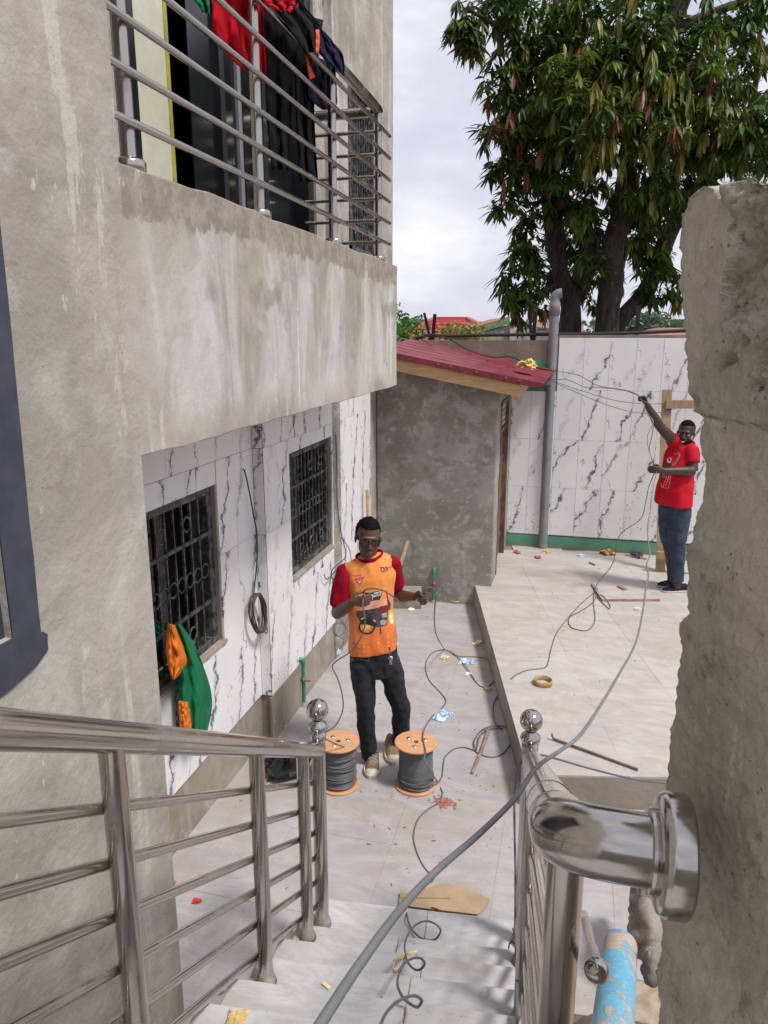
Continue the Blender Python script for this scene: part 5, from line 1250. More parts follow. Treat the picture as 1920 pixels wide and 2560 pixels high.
def cut_fine(poly, mx):
    tri = [tuple(V((p[0], p[1], 0)) for p in (poly[i] for i in t)) for t in tessellate_polygon([[V((p[0], p[1], 0)) for p in poly]])]
    out = []
    while tri:
        a, b_, c = tri.pop()
        e = [(a - b_).length, (b_ - c).length, (c - a).length]; k = max(range(3), key=lambda i: e[i])
        if e[k] < mx: out.append((a, b_, c)); continue
        p = (a, b_, c); u, v, w = p[k], p[(k + 1) % 3], p[(k + 2) % 3]; mid = (u + v) / 2
        tri += [(u, mid, w), (mid, v, w)]
    return out
def printed(name, bv, tris, Zf, mat, parent, off=.0015):
    b = MB()
    for t in tris:
        q = []
        for p in t:
            d = ray(*Zf(p.x, p.y)).normalized(); h = bv.ray_cast(C0 + d * .8, d, 12)
            if h[0] is None: break
            q.append(h[0] - d * off)
        if len(q) == 3 and max((q[0] - q[1]).length, (q[1] - q[2]).length) < .05: b.add(q, [(0, 1, 2)], True)
    if b.f: return b.build(name, mat, parent)
def text_tris(s, ox, oy, h, shear=0., rot=0., wid=1., bold=.0):
    cu = bpy.data.curves.new('t', 'FONT'); cu.body = s; cu.size = 1; cu.offset = bold; cu.resolution_u = 3
    o = bpy.data.objects.new('t', cu); COL.objects.link(o); bpy.context.view_layer.update()
    me = bpy.data.meshes.new_from_object(o.evaluated_get(bpy.context.evaluated_depsgraph_get()))
    out = []; ca, sa = cos(R_(rot)), sin(R_(rot))
    vs = []
    for v in me.vertices:
        x = (v.co.x * wid + v.co.y * shear) * h / .7; y = v.co.y * h / .7
        vs.append(V((ox + x * ca + y * sa, oy + x * sa - y * ca, 0)))
    me.calc_loop_triangles()
    for t in me.loop_triangles: out.append(tuple(vs[i] for i in t.vertices))
    bpy.data.objects.remove(o); bpy.data.curves.remove(cu); bpy.data.meshes.remove(me); return out
def shoe(toe, back, L, W, mats, parent, low=False, h=.075):
    back = V((back[0], back[1], 0)).normalized(); side = V((-back.y, back.x, 0)); b = MB()
    st = [(0, .30, .030), (.06, .62, .045), (.16, .86, .055), (.30, 1., .062), (.45, .92, h + .002), (.60, .80, h + .012), (.75, .76, h + .02), (.9, .72, h + .018), (1., .45, h + .0)]
    vs = []; n = 16
    for (f, w, hh) in st:
        c = toe + back * (L * f)
        for k in range(n):
            a = 2 * pi * k / n; z = sin(a)
            vs.append(c + side * (cos(a) * W / 2 * w) + V((0, 0, .014 + (hh - .014) * max(0, z) if z > 0 else .012)))
    m = len(st); b.add(vs, [(i * n + k, i * n + (k + 1) % n, (i + 1) * n + (k + 1) % n, (i + 1) * n + k) for i in range(m - 1) for k in range(n)] + [list(range(n)), [(m - 1) * n + k for k in range(n)]], True)
    sh = b.build('shoe', mats[0], parent); ss = sh.modifiers.new('s', 'SUBSURF'); ss.levels = ss.render_levels = 1
    b = MB(); lo = [toe + back * (L * f - .006) + side * (W / 2 * w * 1.07) for f, w, _ in st] + [toe + back * (L * f + .0) - side * (W / 2 * w * 1.07) for f, w, _ in st[::-1]]
    b.prism([p + V((0, 0, .002)) for p in lo], (0, 0, .026 if not low else .018)); bevel(b.build('sole', mats[1], sh), .004, 2)
    return sh, side, back
# ------------------------------------------------------------------ man in orange
R0 = 4.45
J = lambda x, y, b_=0.: P(*ZM(x, y), R=R0 + b_)
base = P(*ZM(450, 1960), R=R0); base.z = 0
man = thing('person', 'young man in orange jersey with red sleeves and black glasses paying out cable', 'person', base)
FW = -HD
body = MB()
yaw = R_(10); hf = (FW * cos(yaw) + LT * sin(yaw)).normalized(); rl_ = R_(6)
hf = (hf + V((0, 0, -.06))).normalized()
hx = hf.cross(V((0, 0, 1))).normalized(); hu = hx.cross(hf).normalized()
hx, hu = hx * cos(rl_) + hu * sin(rl_), hu * cos(rl_) - hx * sin(rl_)
if hx.dot(LT) < 0: hx = -hx
hc = J(418, 254, .03)
q1, HM = head(body, hc, hx, hf, hu, 1.0)
body.tube([J(424, 330, .05), J(428, 400, .05), J(430, 450, .05)], [.054, .054, .066], 16)
shR, elR, wrR = J(250, 490, .02), J(186, 818, -.01), J(300, 735, -.22)
shL, elL, wrL = J(597, 425, .05), J(640, 688, .13), J(770, 694, -.07)
body.tube([shR, shR.lerp(elR, .5), elR], [.042, .043, .038], 14); body.tube([elR, elR.lerp(wrR, .3), elR.lerp(wrR, .75), wrR], [.040, .042, .031, .026], 14)
body.tube([shL, shL.lerp(elL, .5), elL], [.042, .043, .038], 14); body.tube([elL, elL.lerp(wrL, .3), elL.lerp(wrL, .75), wrL], [.040, .042, .031, .026], 14)
body.tube([J(430, 450, .05), J(435, 560, .03), J(445, 900, .02), J(455, 1120, .02)], [.07, .11, .10, .12], 16, True, [.06, .075, .07, .09], LT)
body.tube([shR, J(430, 520, .04), shL], .040, 12)
hipR, knR, anR = J(365, 1130, .0), J(402, 1500, -.03), J(437, 1860, .04)
hipL, knL, anL = J(560, 1110, .04), J(660, 1490, .08), J(640, 1840, .21)
for a, b_, c in ((hipR, knR, anR), (hipL, knL, anL)): body.tube([a, b_, c, V((c.x, c.y, .05))], [.07, .05, .04, .036], 12)
hand(body, wrR, (LT * .95 + V((0, 0, .18)) + FW * .2), V((0, 0, 1)) - LT * .15, HD * .9 + LT * .1, (45, 80, 55))
hand(body, wrL, (LT * .82 + FW * .5 + V((0, 0, .08))), V((0, 0, 1)), FW * .75 - LT * .5, (70, 85, 50))
bo = body.build('body', M_SKIN, man); remesh(bo, .0046, 5, .5)
hair_cap(hc, HM, 1.0, 'hair', man, .007, .086, 1.11)
MB().sphere(q1(0, .0945, -.0625), (.021, .006, .0055), 14, 8, HM).sphere(q1(0, .0925, -.073), (.018, .006, .0062), 14, 8, HM).build('lips', M_LIP, man)
gl = MB()
for s in (1, -1):
    cx = s * .034
    lensp = [(-.027, .016), (.027, .018), (.026, -.010), (.019, -.021), (-.018, -.021), (-.026, -.012)]
    lensp = [(cx + s * x, z) for x, z in lensp]
    ins = [(cx + (x - cx) * .88, z * .86) for x, z in lensp]; n = len(lensp)
    for i in range(n):
        j = (i + 1) % n
        gl.hexa([q1(lensp[i][0], .098, lensp[i][1] + .002), q1(lensp[j][0], .098, lensp[j][1] + .002), q1(ins[j][0], .098, ins[j][1] + .002), q1(ins[i][0], .098, ins[i][1] + .002),
                 q1(lensp[i][0], .103, lensp[i][1] + .002), q1(lensp[j][0], .103, lensp[j][1] + .002), q1(ins[j][0], .103, ins[j][1] + .002), q1(ins[i][0], .103, ins[i][1] + .002)])
    gl.tube([q1(s * .060, .100, .012), q1(s * .073, .075, .010), q1(s * .079, -.01, .006), q1(s * .078, -.03, -.012)], .0032, 8)
gl.tube([q1(-.008, .101, .006), q1(0, .104, .009), q1(.008, .101, .006)], .003, 8)
gl = gl.build('glasses', M_FRAME, man)
for s in (1, -1):
    cx = s * .034; lp = [(cx + s * x * .9, z * .88) for x, z in [(-.027, .016), (.027, .018), (.026, -.010), (.019, -.021), (-.018, -.021), (-.026, -.012)]]
    MB().prism([q1(x, .0985, z + .002) for x, z in lp], hf * .002).build('lens', M_LENS, gl)
# jersey
k_ = .3346 * 4.6 / 1850
sh = MB()
rs = [(J(455, 1085, .02), .160, .128, .16), (J(452, 1000, .02), .158, .124, .15), (J(448, 900, .02), .150, .118, .14), (J(440, 800, .025), .143, .114, .13), (J(438, 650, .03), .150, .113, .13),
      (J(430, 540, .035), .172, .105, .16), (J(428, 480, .04), .160, .09, .2), (J(432, 425, .045), .115, .078, .2), (J(434, 390, .05), .072, .070, .15)]
rings(sh, rs, 32, LT, FW)
sh.tube([J(430, 440, .045), shR + LT * .035 + V((0, 0, .0)), shR + LT * .004 - V((0, 0, .012))], [.075, .058, .050], 16); sh.tube([J(430, 440, .045), shL - LT * .035 + V((0, 0, -.004)), shL - LT * .006 - V((0, 0, .018))], [.075, .056, .048], 16)
jersey = sh.build('shirt', M_JERSEY, man); remesh(jersey, .0085, 6, .6); wrinkle(jersey, .009, (10, 10, 6), 3.); 
sl = MB(); sl.tube([shR + LT * .026 + V((0, 0, .014)), shR - V((0, 0, .006)), shR.lerp(elR, .28), J(214, 690, .0), J(213, 752, -.005)], [.040, .058, .068, .070, .069], 20)
so_ = sl.build('sleeve', M_CRIM, man); remesh(so_, .008, 4); wrinkle(so_, .008, (14, 14, 7), 5.)
sl = MB(); sl.tube([shL - LT * .026 + V((0, 0, .008)), shL - V((0, 0, .008)), shL.lerp(elL, .3), shL.lerp(elL, .60), shL.lerp(elL, .72)], [.038, .055, .060, .060, .058], 20)
so_ = sl.build('sleeve', M_CRIM, man); remesh(so_, .008, 4); wrinkle(so_, .008, (14, 14, 7), 8.)
bvj = bvh_of(jersey)
# collar: crimson rib round the neck, lying on the jersey
cp = []
for k in range(25):
    a = 2 * pi * k / 24; x = 425 + cos(a) * 95; bb_ = .05 - sin(a) * -.062
    c = J(428, 395, .05) + LT * (cos(a) * .083) + HD * (-sin(a) * .077) + V((0, 0, cos(a) * .014 - .020 * max(0, sin(a)) + .015))
    cp.append(c)
MB().tube(cp, .0125, 8, False, .0075, (0, 0, 1)).build('collar', M_CRIM, man)
# prints on the jersey
P_PUR = plain('print_purple', (.07, .03, .16), .7, bump=0); P_RED = plain('print_red', (.62, .05, .05), .7, bump=0); P_BLK = plain('print_black', (.015, .015, .02), .7, bump=0)
P_WHT = plain('print_white', (.72, .72, .74), .7, bump=0); P_LIM = plain('print_lime', (.62, .70, .06), .7, bump=0); P_PNK = plain('print_pink', (.75, .20, .20), .7, bump=0)
P_GRY = plain('print_grey', (.06, .055, .06), .7, var=.5, scale=40, bump=0); P_PCH = plain('print_peach', (.78, .38, .26), .7, bump=0); P_MAR = plain('print_maroon', (.22, .01, .03), .7, bump=0); P_YEL = plain('print_yellow', (.85, .55, .06), .7, bump=0); P_SIL = plain('print_silver', (.35, .34, .34), .7, var=.4, scale=50, bump=0)
Pj = lambda poly, mat, off=.0015, mx=22, name='print': printed(name, bvj, cut_fine(poly, mx), ZH, mat, jersey, off)
printed('lettering', bvj, text_tris('TVS', 636, 915, 52, .15, -6, 1.0, .03), ZH, P_PUR, jersey, .002)
Pj([(745, 872), (790, 850), (825, 830), (822, 848), (835, 852), (800, 866), (795, 880), (770, 872)], P_RED)
printed('lettering', bvj, text_tris('MOTO', 668, 932, 15, 0, -6, 1.1, .02), ZH, P_PUR, jersey, .002)
printed('lettering', bvj, text_tris('TOPAZ', 262, 1008, 26, 0, -12, .95, .02), ZH, P_RED, jersey, .002)
Pj([(268, 1030), (300, 1010), (330, 1005), (380, 990), (425, 985), (415, 1040), (352, 1128), (300, 1080)], P_PNK, .0015)
Pj([(275, 1032), (330, 1018), (412, 1000), (404, 1024), (340, 1042), (285, 1052)], P_RED, .0022)
Pj([(292, 1068), (312, 1062), (330, 1085), (340, 1045), (356, 1078), (380, 1040), (384, 1062), (350, 1118)], P_RED, .0022)
Pj([(322, 1070), (340, 1060), (362, 1072), (352, 1096), (332, 1094)], P_YEL, .003)
Pj([(420, 1270), (530, 1225), (685, 1195), (640, 1330), (540, 1345), (430, 1368)], P_BLK, .0015)
Pj([(528, 1272), (552, 1232), (672, 1206), (648, 1272), (540, 1300), (520, 1300)], P_WHT, .0022)
printed('lettering', bvj, text_tris('X', 452, 1318, 50, .3, -8, 1.5, .05), ZH, P_LIM, jersey, .003)
printed('lettering', bvj, text_tris('PLUS', 540, 1284, 34, .25, -12, 1.02, .03), ZH, P_BLK, jersey, .003)
Pj([(440, 1345), (540, 1318), (540, 1326), (440, 1354)], P_WHT, .0022)
for i in range(2): Pj([(552, 1312 + i * 13), (640, 1294 + i * 13), (640, 1301 + i * 13), (552, 1319 + i * 13)], P_GRY, .0026)
# faded peach field and motorbike
Pj([(335, 1500), (420, 1370), (640, 1335), (740, 1310), (755, 1410), (620, 1440), (480, 1475)], P_PCH, .0008, 40)
Pj([(285, 1500), (400, 1490), (520, 1472), (610, 1452), (640, 1520), (760, 1490), (745, 1700), (660, 1730), (600, 1735), (540, 1690), (440, 1650), (340, 1640), (300, 1560)], P_GRY, .0015, 30)
Pj([(600, 1480), (640, 1435), (770, 1405), (775, 1480), (680, 1510), (600, 1522)], P_MAR, .0022)
def ringpoly(cx, cy, rx, ry, f, n=26, a0=0, a1=2 * pi):
    o = [(cx + rx * cos(a0 + (a1 - a0) * k / n), cy + ry * sin(a0 + (a1 - a0) * k / n)) for k in range(n + 1)]
    return o, [(cx + rx * f * cos(a0 + (a1 - a0) * k / n), cy + ry * f * sin(a0 + (a1 - a0) * k / n)) for k in range(n + 1)]
o_, i_ = ringpoly(448, 1735, 122, 100, .80); Pj(o_[:-1], P_BLK, .0028, 30); Pj(i_[:-1], P_PNK, .0034, 30); o_, i_ = ringpoly(448, 1735, 60, 48, .7); Pj(o_[:-1], P_YEL, .004)
Pj([(350, 1640), (470, 1600), (600, 1690), (580, 1730), (470, 1700), (360, 1690)], P_BLK, .0046)
Pj([(640, 1640), (700, 1620), (745, 1640), (720, 1700), (650, 1705)], P_SIL, .003); Pj([(660, 1540), (740, 1520), (745, 1590), (670, 1600)], P_SIL, .003)
Pj([(360, 1610), (420, 1585), (425, 1600), (370, 1628)], P_YEL, .005); Pj([(530, 1620), (575, 1640), (570, 1665)], P_YEL, .003)
Pj([(730, 1200), (742, 1200), (760, 1320), (800, 1400), (790, 1480), (765, 1480), (740, 1320)], P_GRY, .002); Pj([(772, 1480), (812, 1470), (835, 1560), (840, 1680), (785, 1690), (770, 1580)], P_YEL, .0022)
Pj([(785, 1560), (812, 1552), (818, 1590), (790, 1600)], P_WHT, .003); Pj([(785, 1640), (835, 1630), (838, 1660), (790, 1668)], P_WHT, .003); Pj([(640, 1745), (652, 1740), (655, 1830), (648, 1835)], P_GRY, .003)
# jeans
pn = MB()
rings(pn, [(J(455, 1020, .02), .140, .108, .1), (J(455, 1090, .02), .148, .115, .1), (J(458, 1180, .02), .158, .118, .06), (J(470, 1260, .02), .155, .105, 0)], 28, LT, FW)
legR = [J(375, 1180, .0), J(385, 1300, -.01), J(400, 1500, -.03), J(408, 1700, .0), J(430, 1840, .03), J(437, 1890, .035)]
legL = [J(565, 1170, .03), J(598, 1300, .05), J(658, 1500, .08), J(668, 1700, .14), J(645, 1840, .2), J(640, 1872, .21)]
pn.tube(legR, [.088, .080, .066, .060, .057, .056], 20, True, [.10, .092, .075, .068, .066, .066], LT); pn.tube(legL, [.088, .082, .066, .060, .055, .053], 20, True, [.10, .092, .075, .068, .062, .062], LT)
pants = pn.build('jeans', M_DENIMD, man); remesh(pants, .0085, 5); wrinkle(pants, .013, (11, 11, 9), 2.)
bvp = bvh_of(pants)
printed('pocket_seam', bvp, cut_fine([(328, 1150), (420, 1170), (432, 1130), (438, 1132), (424, 1178), (328, 1157)], 15), ZM, plain('seam_thread', (.10, .08, .05), .8, bump=0), pants, .003)
toeR = P(928, 1948, z=0); s_, sd_, bk_ = shoe(toeR, HD + LT * .06, .285, .105, (M_CANVAS, M_RUBBER), man)
MB().sphere(toeR + bk_ * .045 + V((0, 0, .022)), (.045, .045, .030), 14, 8).build('toe_cap', M_RUBBER, s_)
for k in range(5): 
    c = toeR + bk_ * (.10 + .021 * k) + V((0, 0, .064 + .008 * k)); MB().tube([c - sd_ * .026 - V((0, 0, .008)), c + V((0, 0, .006)) + bk_ * .006, c + sd_ * .026 - V((0, 0, .008)) + bk_ * .01], .004, 6).build('lace', M_LACE, s_)
toeL = P(985, 1912, z=0); s_, sd_, bk_ = shoe(toeL + LT * .0, HD - LT * .1, .285, .105, (M_CANVAS, M_RUBBER), man)
MB().sphere(toeL + bk_ * .045 + V((0, 0, .022)), (.045, .045, .030), 14, 8).build('toe_cap', M_RUBBER, s_)
ky = thing('keys', 'bunch of keys on a red strap hanging from the black jeans', 'keys', J(585, 1150, -.10))
kc = lambda x, y: J(x, y, -.115)
MB().tube([kc(578, 1068), kc(582, 1100)], .006, 6, True, .002).build('strap', M_REDW, ky)
MB().tube([kc(582, 1108) + LT * (cos(a) * .011) + V((0, 0, sin(a) * .013)) for a in [2 * pi * k / 14 for k in range(15)]], .0015, 6, False).build('key_ring', M_ZINC, ky)
for x, y, r in ((584, 1150, 0), (592, 1152, .3)):
    b = MB(); c = kc(x, y); b.lathe(c, [(0, -.001), (.012, -.001), (.012, .001), (0, .001)], 12, FW); b.obox(c - V((0, 0, .025)) + LT * r * .01, LT * .0035, FW * .001, V((r * .004, 0, .018))); b.build('key', M_ZINC, ky)
# ------------------------------------------------------------------ man in red
R2 = 7.3
J = lambda x, y, b_=0.: P(*ZB(x, y), R=R2 + b_)
base = P(*ZB(560, 2040), R=R2); base.z = TZ
man2 = thing('person', 'smiling man in red tee shirt holding cable high with one arm, half behind the wall', 'person', base)
body = MB()
yaw = R_(-32); hf = (FW * cos(yaw) + LT * sin(yaw)).normalized(); hf = (hf + V((0, 0, -.04))).normalized()
hx = hf.cross(V((0, 0, 1))).normalized(); hx = hx if hx.dot(LT) > 0 else -hx
hu = V((0, 0, 1)); hu = (hu - hf * hu.dot(hf)).normalized(); rl_ = R_(-5)
hx, hu = hx * cos(rl_) + hu * sin(rl_), hu * cos(rl_) - hx * sin(rl_)
hc = J(640, 515, 0)
q2, HM2 = head(body, hc, hx, hf, hu, 1.05)
body.tube([J(640, 590, .03), J(645, 650, .03), J(645, 690, .03)], [.062, .062, .075], 14)
sA, eA, wA = J(530, 600, .0), J(388, 452, -.03), J(262, 240, -.06)
sB, eB, wB = J(690, 690, -.08), J(712, 885, -.16), J(415, 880, -.24)
body.tube([sA, sA.lerp(eA, .5), eA], [.058, .054, .046], 14); body.tube([eA, eA.lerp(wA, .3), eA.lerp(wA, .75), wA], [.047, .047, .034, .028], 14)
body.tube([sB, sB.lerp(eB, .5), eB], [.058, .054, .048], 14); body.tube([eB, eB.lerp(wB, .25), eB.lerp(wB, .75), wB], [.048, .050, .036, .028], 14)
body.tube([sA, J(620, 660, .0), sB], .065, 12); body.tube([J(640, 680, .02), J(560, 900, 0), J(530, 1180, 0)], [.09, .11, .12], 14)
kA, aA = J(480, 1560, .10), J(500, 1915, .10); kB, aB = J(548, 1590, -.05), J(552, 1975, -.06)
body.tube([J(480, 1260, .06), kA, aA, aA - V((0, 0, .05))], [.09, .055, .042, .04], 12); body.tube([J(590, 1260, -.04), kB, aB, aB - V((0, 0, .05))], [.09, .055, .042, .04], 12)
hand(body, wA, (-LT * .45 + V((0, 0, .85)) + FW * .1), FW * .8 + V((0, 0, .1)) , -LT * .8 - V((0, 0, .4)), (75, 85, 55), 1.08)
hand(body, wB, (-LT * .95 + V((0, 0, .12)) + FW * .1), V((0, 0, 1)) + FW * .2, HD * .85 - V((0, 0, .2)), (35, 60, 45), 1.08)
bo = body.build('body', M_SKIN2, man2); remesh(bo, .0050, 5, .5)
hair_cap(hc, HM2, 1.05, 'hair', man2, .002, .084, 1.035)
bd = MB()
for k in range(13):
    a = -1.45 + 2.9 * k / 12; bd.sphere(q2(sin(a) * .058, .022 + cos(a) * .045, -.088 + .028 * (abs(a) / 1.45) ** 2), .016 * 1.05, 10, 7)
bdo = bd.build('beard', M_HAIR, man2); remesh(bdo, .006, 2)
MB().sphere(q2(0, .0955, -.069), (.017, .006, .0055), 12, 8, HM2).build('teeth', M_TEETH, man2)
for s in (1, -1):
    ey = MB().sphere(q2(s * .03, .079, -.002), (.011, .008, .0055), 12, 8, HM2).build('eye', M_EYE, man2); MB().sphere(q2(s * .03 - .002, .0865, -.001), .0048, 8, 6).build('iris', M_HAIR, ey)
TY = R_(-40); tf_ = (FW * cos(TY) + LT * sin(TY)).normalized(); tr_ = tf_.cross(V((0, 0, 1))); tr_ = tr_ if tr_.dot(LT) > 0 else -tr_
sh = MB()
rings(sh, [(J(512, 1205, 0), .185, .165, -.10), (J(522, 1100, 0), .182, .165, -.06), (J(545, 950, 0), .165, .155, 0), (J(578, 800, 0), .155, .130, .03), (J(600, 720, 0), .165, .115, .0), (J(612, 660, .0), .150, .095, -.05), (J(632, 620, .01), .10, .08, 0), (J(642, 605, .02), .075, .072, 0)], 30, tr_, tf_)
sh.tube([J(590, 665, 0), sA, sA.lerp(eA, .22)], [.075, .076, .070], 18); sh.tube([J(640, 665, -.02), sB, sB.lerp(eB, .3), sB.lerp(eB, .62)], [.07, .078, .076, .078], 18)
tee = sh.build('tee_shirt', M_REDT, man2); remesh(tee, .010, 6, .6); wrinkle(tee, .013, (8, 8, 5), 6.)
cp = [J(643, 615, .02) + tr_ * (cos(a) * .078) + tf_ * (sin(a) * .076) + V((0, 0, -.014 * sin(a))) for a in [2 * pi * k / 20 for k in range(21)]]
MB().tube(cp, .011, 8, False, .006, (0, 0, 1)).build('collar', M_REDT, man2)
bvt = bvh_of(tee); Pt = lambda poly, mat, off=.002: printed('print', bvt, cut_fine(poly, 18), ZB, mat, tee, off)
P_OCH = plain('print_ochre', (.25, .12, .04), .8, bump=0); P_BLU = plain('print_blue', (.03, .06, .25), .8, bump=0); P_GRN = plain('print_green', (.06, .25, .10), .8, bump=0)
Pt([(500, 815), (540, 780), (560, 735), (580, 712), (572, 765), (535, 810), (500, 830)], P_OCH); Pt([(456, 770), (480, 750), (502, 765), (490, 805), (460, 800)], P_WHT); Pt([(466, 765), (484, 756), (494, 776), (476, 794)], P_BLU, .003)
Pt([(440, 815), (470, 805), (490, 830), (480, 870), (440, 860)], P_GRY); Pt([(440, 870), (490, 862), (492, 905), (450, 915)], P_OCH, .0025); Pt([(412, 915), (440, 905), (436, 945), (412, 950)], P_GRN)
for ln in ([(455, 935), (432, 985), (420, 1040)], [(475, 930), (462, 980), (440, 1030)], [(492, 930), (482, 990), (470, 1050)], [(420, 1045), (450, 1050), (470, 1048)], [(395, 1000), (405, 1035), (420, 1045)], [(582, 715), (580, 745), (530, 820), (500, 835)]):
    for a, b_ in zip(ln, ln[1:]): 
        d = V((b_[0] - a[0], b_[1] - a[1], 0)).normalized(); n_ = V((-d.y, d.x, 0)) * 2.2
        Pt([(a[0] - n_.x, a[1] - n_.y), (b_[0] - n_.x, b_[1] - n_.y), (b_[0] + n_.x, b_[1] + n_.y), (a[0] + n_.x, a[1] + n_.y)], P_PCH)
printed('lettering', bvt, text_tris('C.L.A', 528, 728, 16, 0, -12, .9), ZB, P_PCH, tee, .002)
pn = MB()
rings(pn, [(J(525, 1190, 0), .150, .135, 0), (J(528, 1260, 0), .155, .14, 0), (J(532, 1330, 0), .15, .13, 0)], 28, tr_, tf_)
pn.tube([J(478, 1300, .06), J(462, 1420, .08), kA, J(505, 1740, .12), J(505, 1890, .11)], [.10, .094, .078, .064, .058], 18); pn.tube([J(590, 1300, -.04), J(565, 1430, -.05), kB, J(560, 1780, -.04), J(560, 1960, -.06)], [.105, .10, .088, .074, .068], 18)
pants2 = pn.build('jeans', M_DENIMB, man2); remesh(pants2, .010, 5); wrinkle(pants2, .014, (9, 9, 7), 4.)
tA = P(*ZB(362, 1972), R=R2 + .10); tA.z = TZ; shoe(tA, LT * .98 - HD * -.12, .275, .10, (M_DSHOE, M_RUBBER), man2, True, .07)
tB = P(*ZB(405, 2070), R=R2 - .06); tB.z = TZ; shoe(tB, LT * .98 + HD * .10, .28, .10, (M_DSHOE, M_RUBBER), man2, True, .07)
# ================================================================== MANGO TREE
rnd = random.Random(21)
tb = P(*S(1260, 735), R=10.6); 
tree = thing('mango_tree', 'big dark mango tree with drooping leaf clusters behind the boundary wall', 'tree', (tb.x, tb.y, 0))
def limb(pts, rad, name='trunk'):
    q = spline(pts, 6); n = len(q); r = [rad[0] + (rad[-1] - rad[0]) * i / (n - 1) for i in range(n)]
    if len(rad) > 2: r = [rad[min(int(i / (n - 1) * (len(rad) - 1)), len(rad) - 2)] * (1 - ((i / (n - 1) * (len(rad) - 1)) % 1)) + rad[min(int(i / (n - 1) * (len(rad) - 1)) + 1, len(rad) - 1)] * ((i / (n - 1) * (len(rad) - 1)) % 1) for i in range(n)]
    r = [max(.01, x * (1 + .12 * noise.noise(V((i * .5, rad[0] * 50, 0))))) for i, x in enumerate(r)]
    o = MB().tube(q, r, 16).build(name, M_BARK, tree)
    for v in o.data.vertices: v.co += v.normal * (.025 * noise.fractal((v.co) * V((5, 5, 2.2)).x * .8, .7, 2, 4)) * min(1, rad[0] * 6)
    return o
T = lambda x, y, R=10.6: P(*S(x, y), R=R)
g0 = T(1240, 740); g0.z = -.1
limb([g0, T(1232, 700), T(1215, 610), T(1200, 520), T(1190, 430), T(1195, 330, 10.7), T(1215, 200, 10.8), T(1240, 60, 10.9), T(1260, -80, 11)], [.15, .14, .135, .125, .11, .09, .06])
g0 = T(1310, 740, 10.3); g0.z = -.1
limb([g0, T(1312, 700, 10.3), T(1322, 610, 10.3), T(1322, 540, 10.3), T(1345, 460, 10.2), T(1352, 380, 10.1), T(1362, 300, 10.1), T(1385, 190, 10), T(1440, 70, 10), T(1490, -30, 10)], [.165, .155, .15, .14, .125, .11, .10, .08])
limb([T(1300, 730, 10.5), T(1350, 680, 10.5), T(1400, 620, 10.6), T(1440, 520, 10.8), T(1490, 430, 10.8), T(1570, 350, 10.8), T(1680, 290, 10.8)], [.13, .115, .11, .105, .10])
limb([T(1240, 620, 10.6), T(1270, 560, 10.8), T(1290, 500, 10.9)], [.12, .10, .07], 'branch')
for pl, r in (([T(1215, 200, 10.8), T(1150, 120, 10.3), T(1080, 60, 10), T(1010, 20, 9.8)], [.06, .04, .02]), ([T(1195, 330, 10.7), T(1140, 300, 10.3), T(1090, 280, 10)], [.05, .03, .015]), ([T(1190, 430), T(1140, 440, 10.3), T(1085, 420, 10)], [.04, .02, .01]),
             ([T(1385, 190, 10), T(1470, 200, 9.6), T(1560, 180, 9.4)], [.06, .04, .02]), ([T(1352, 380, 10.1), T(1300, 300, 9.6), T(1280, 220, 9.4)], [.05, .03, .02]), ([T(1570, 350, 10.8), T(1620, 240, 10.5), T(1640, 120, 10.4)], [.08, .05, .03]),
             ([T(1240, 60, 10.9), T(1200, -20, 10.8), T(1160, -70, 10.8)], [.06, .04, .03]), ([T(1440, 70, 10), T(1560, 20, 10), T(1650, -10, 10)], [.07, .05, .03]), ([T(1215, 610), T(1150, 640, 10.2), T(1110, 650, 10)], [.03, .02, .01]), ([T(1062, 45, 10), T(1015, 60, 9.9), T(1000, 95, 9.9)], [.02, .012, .008])):
    limb(pl, r, 'branch')
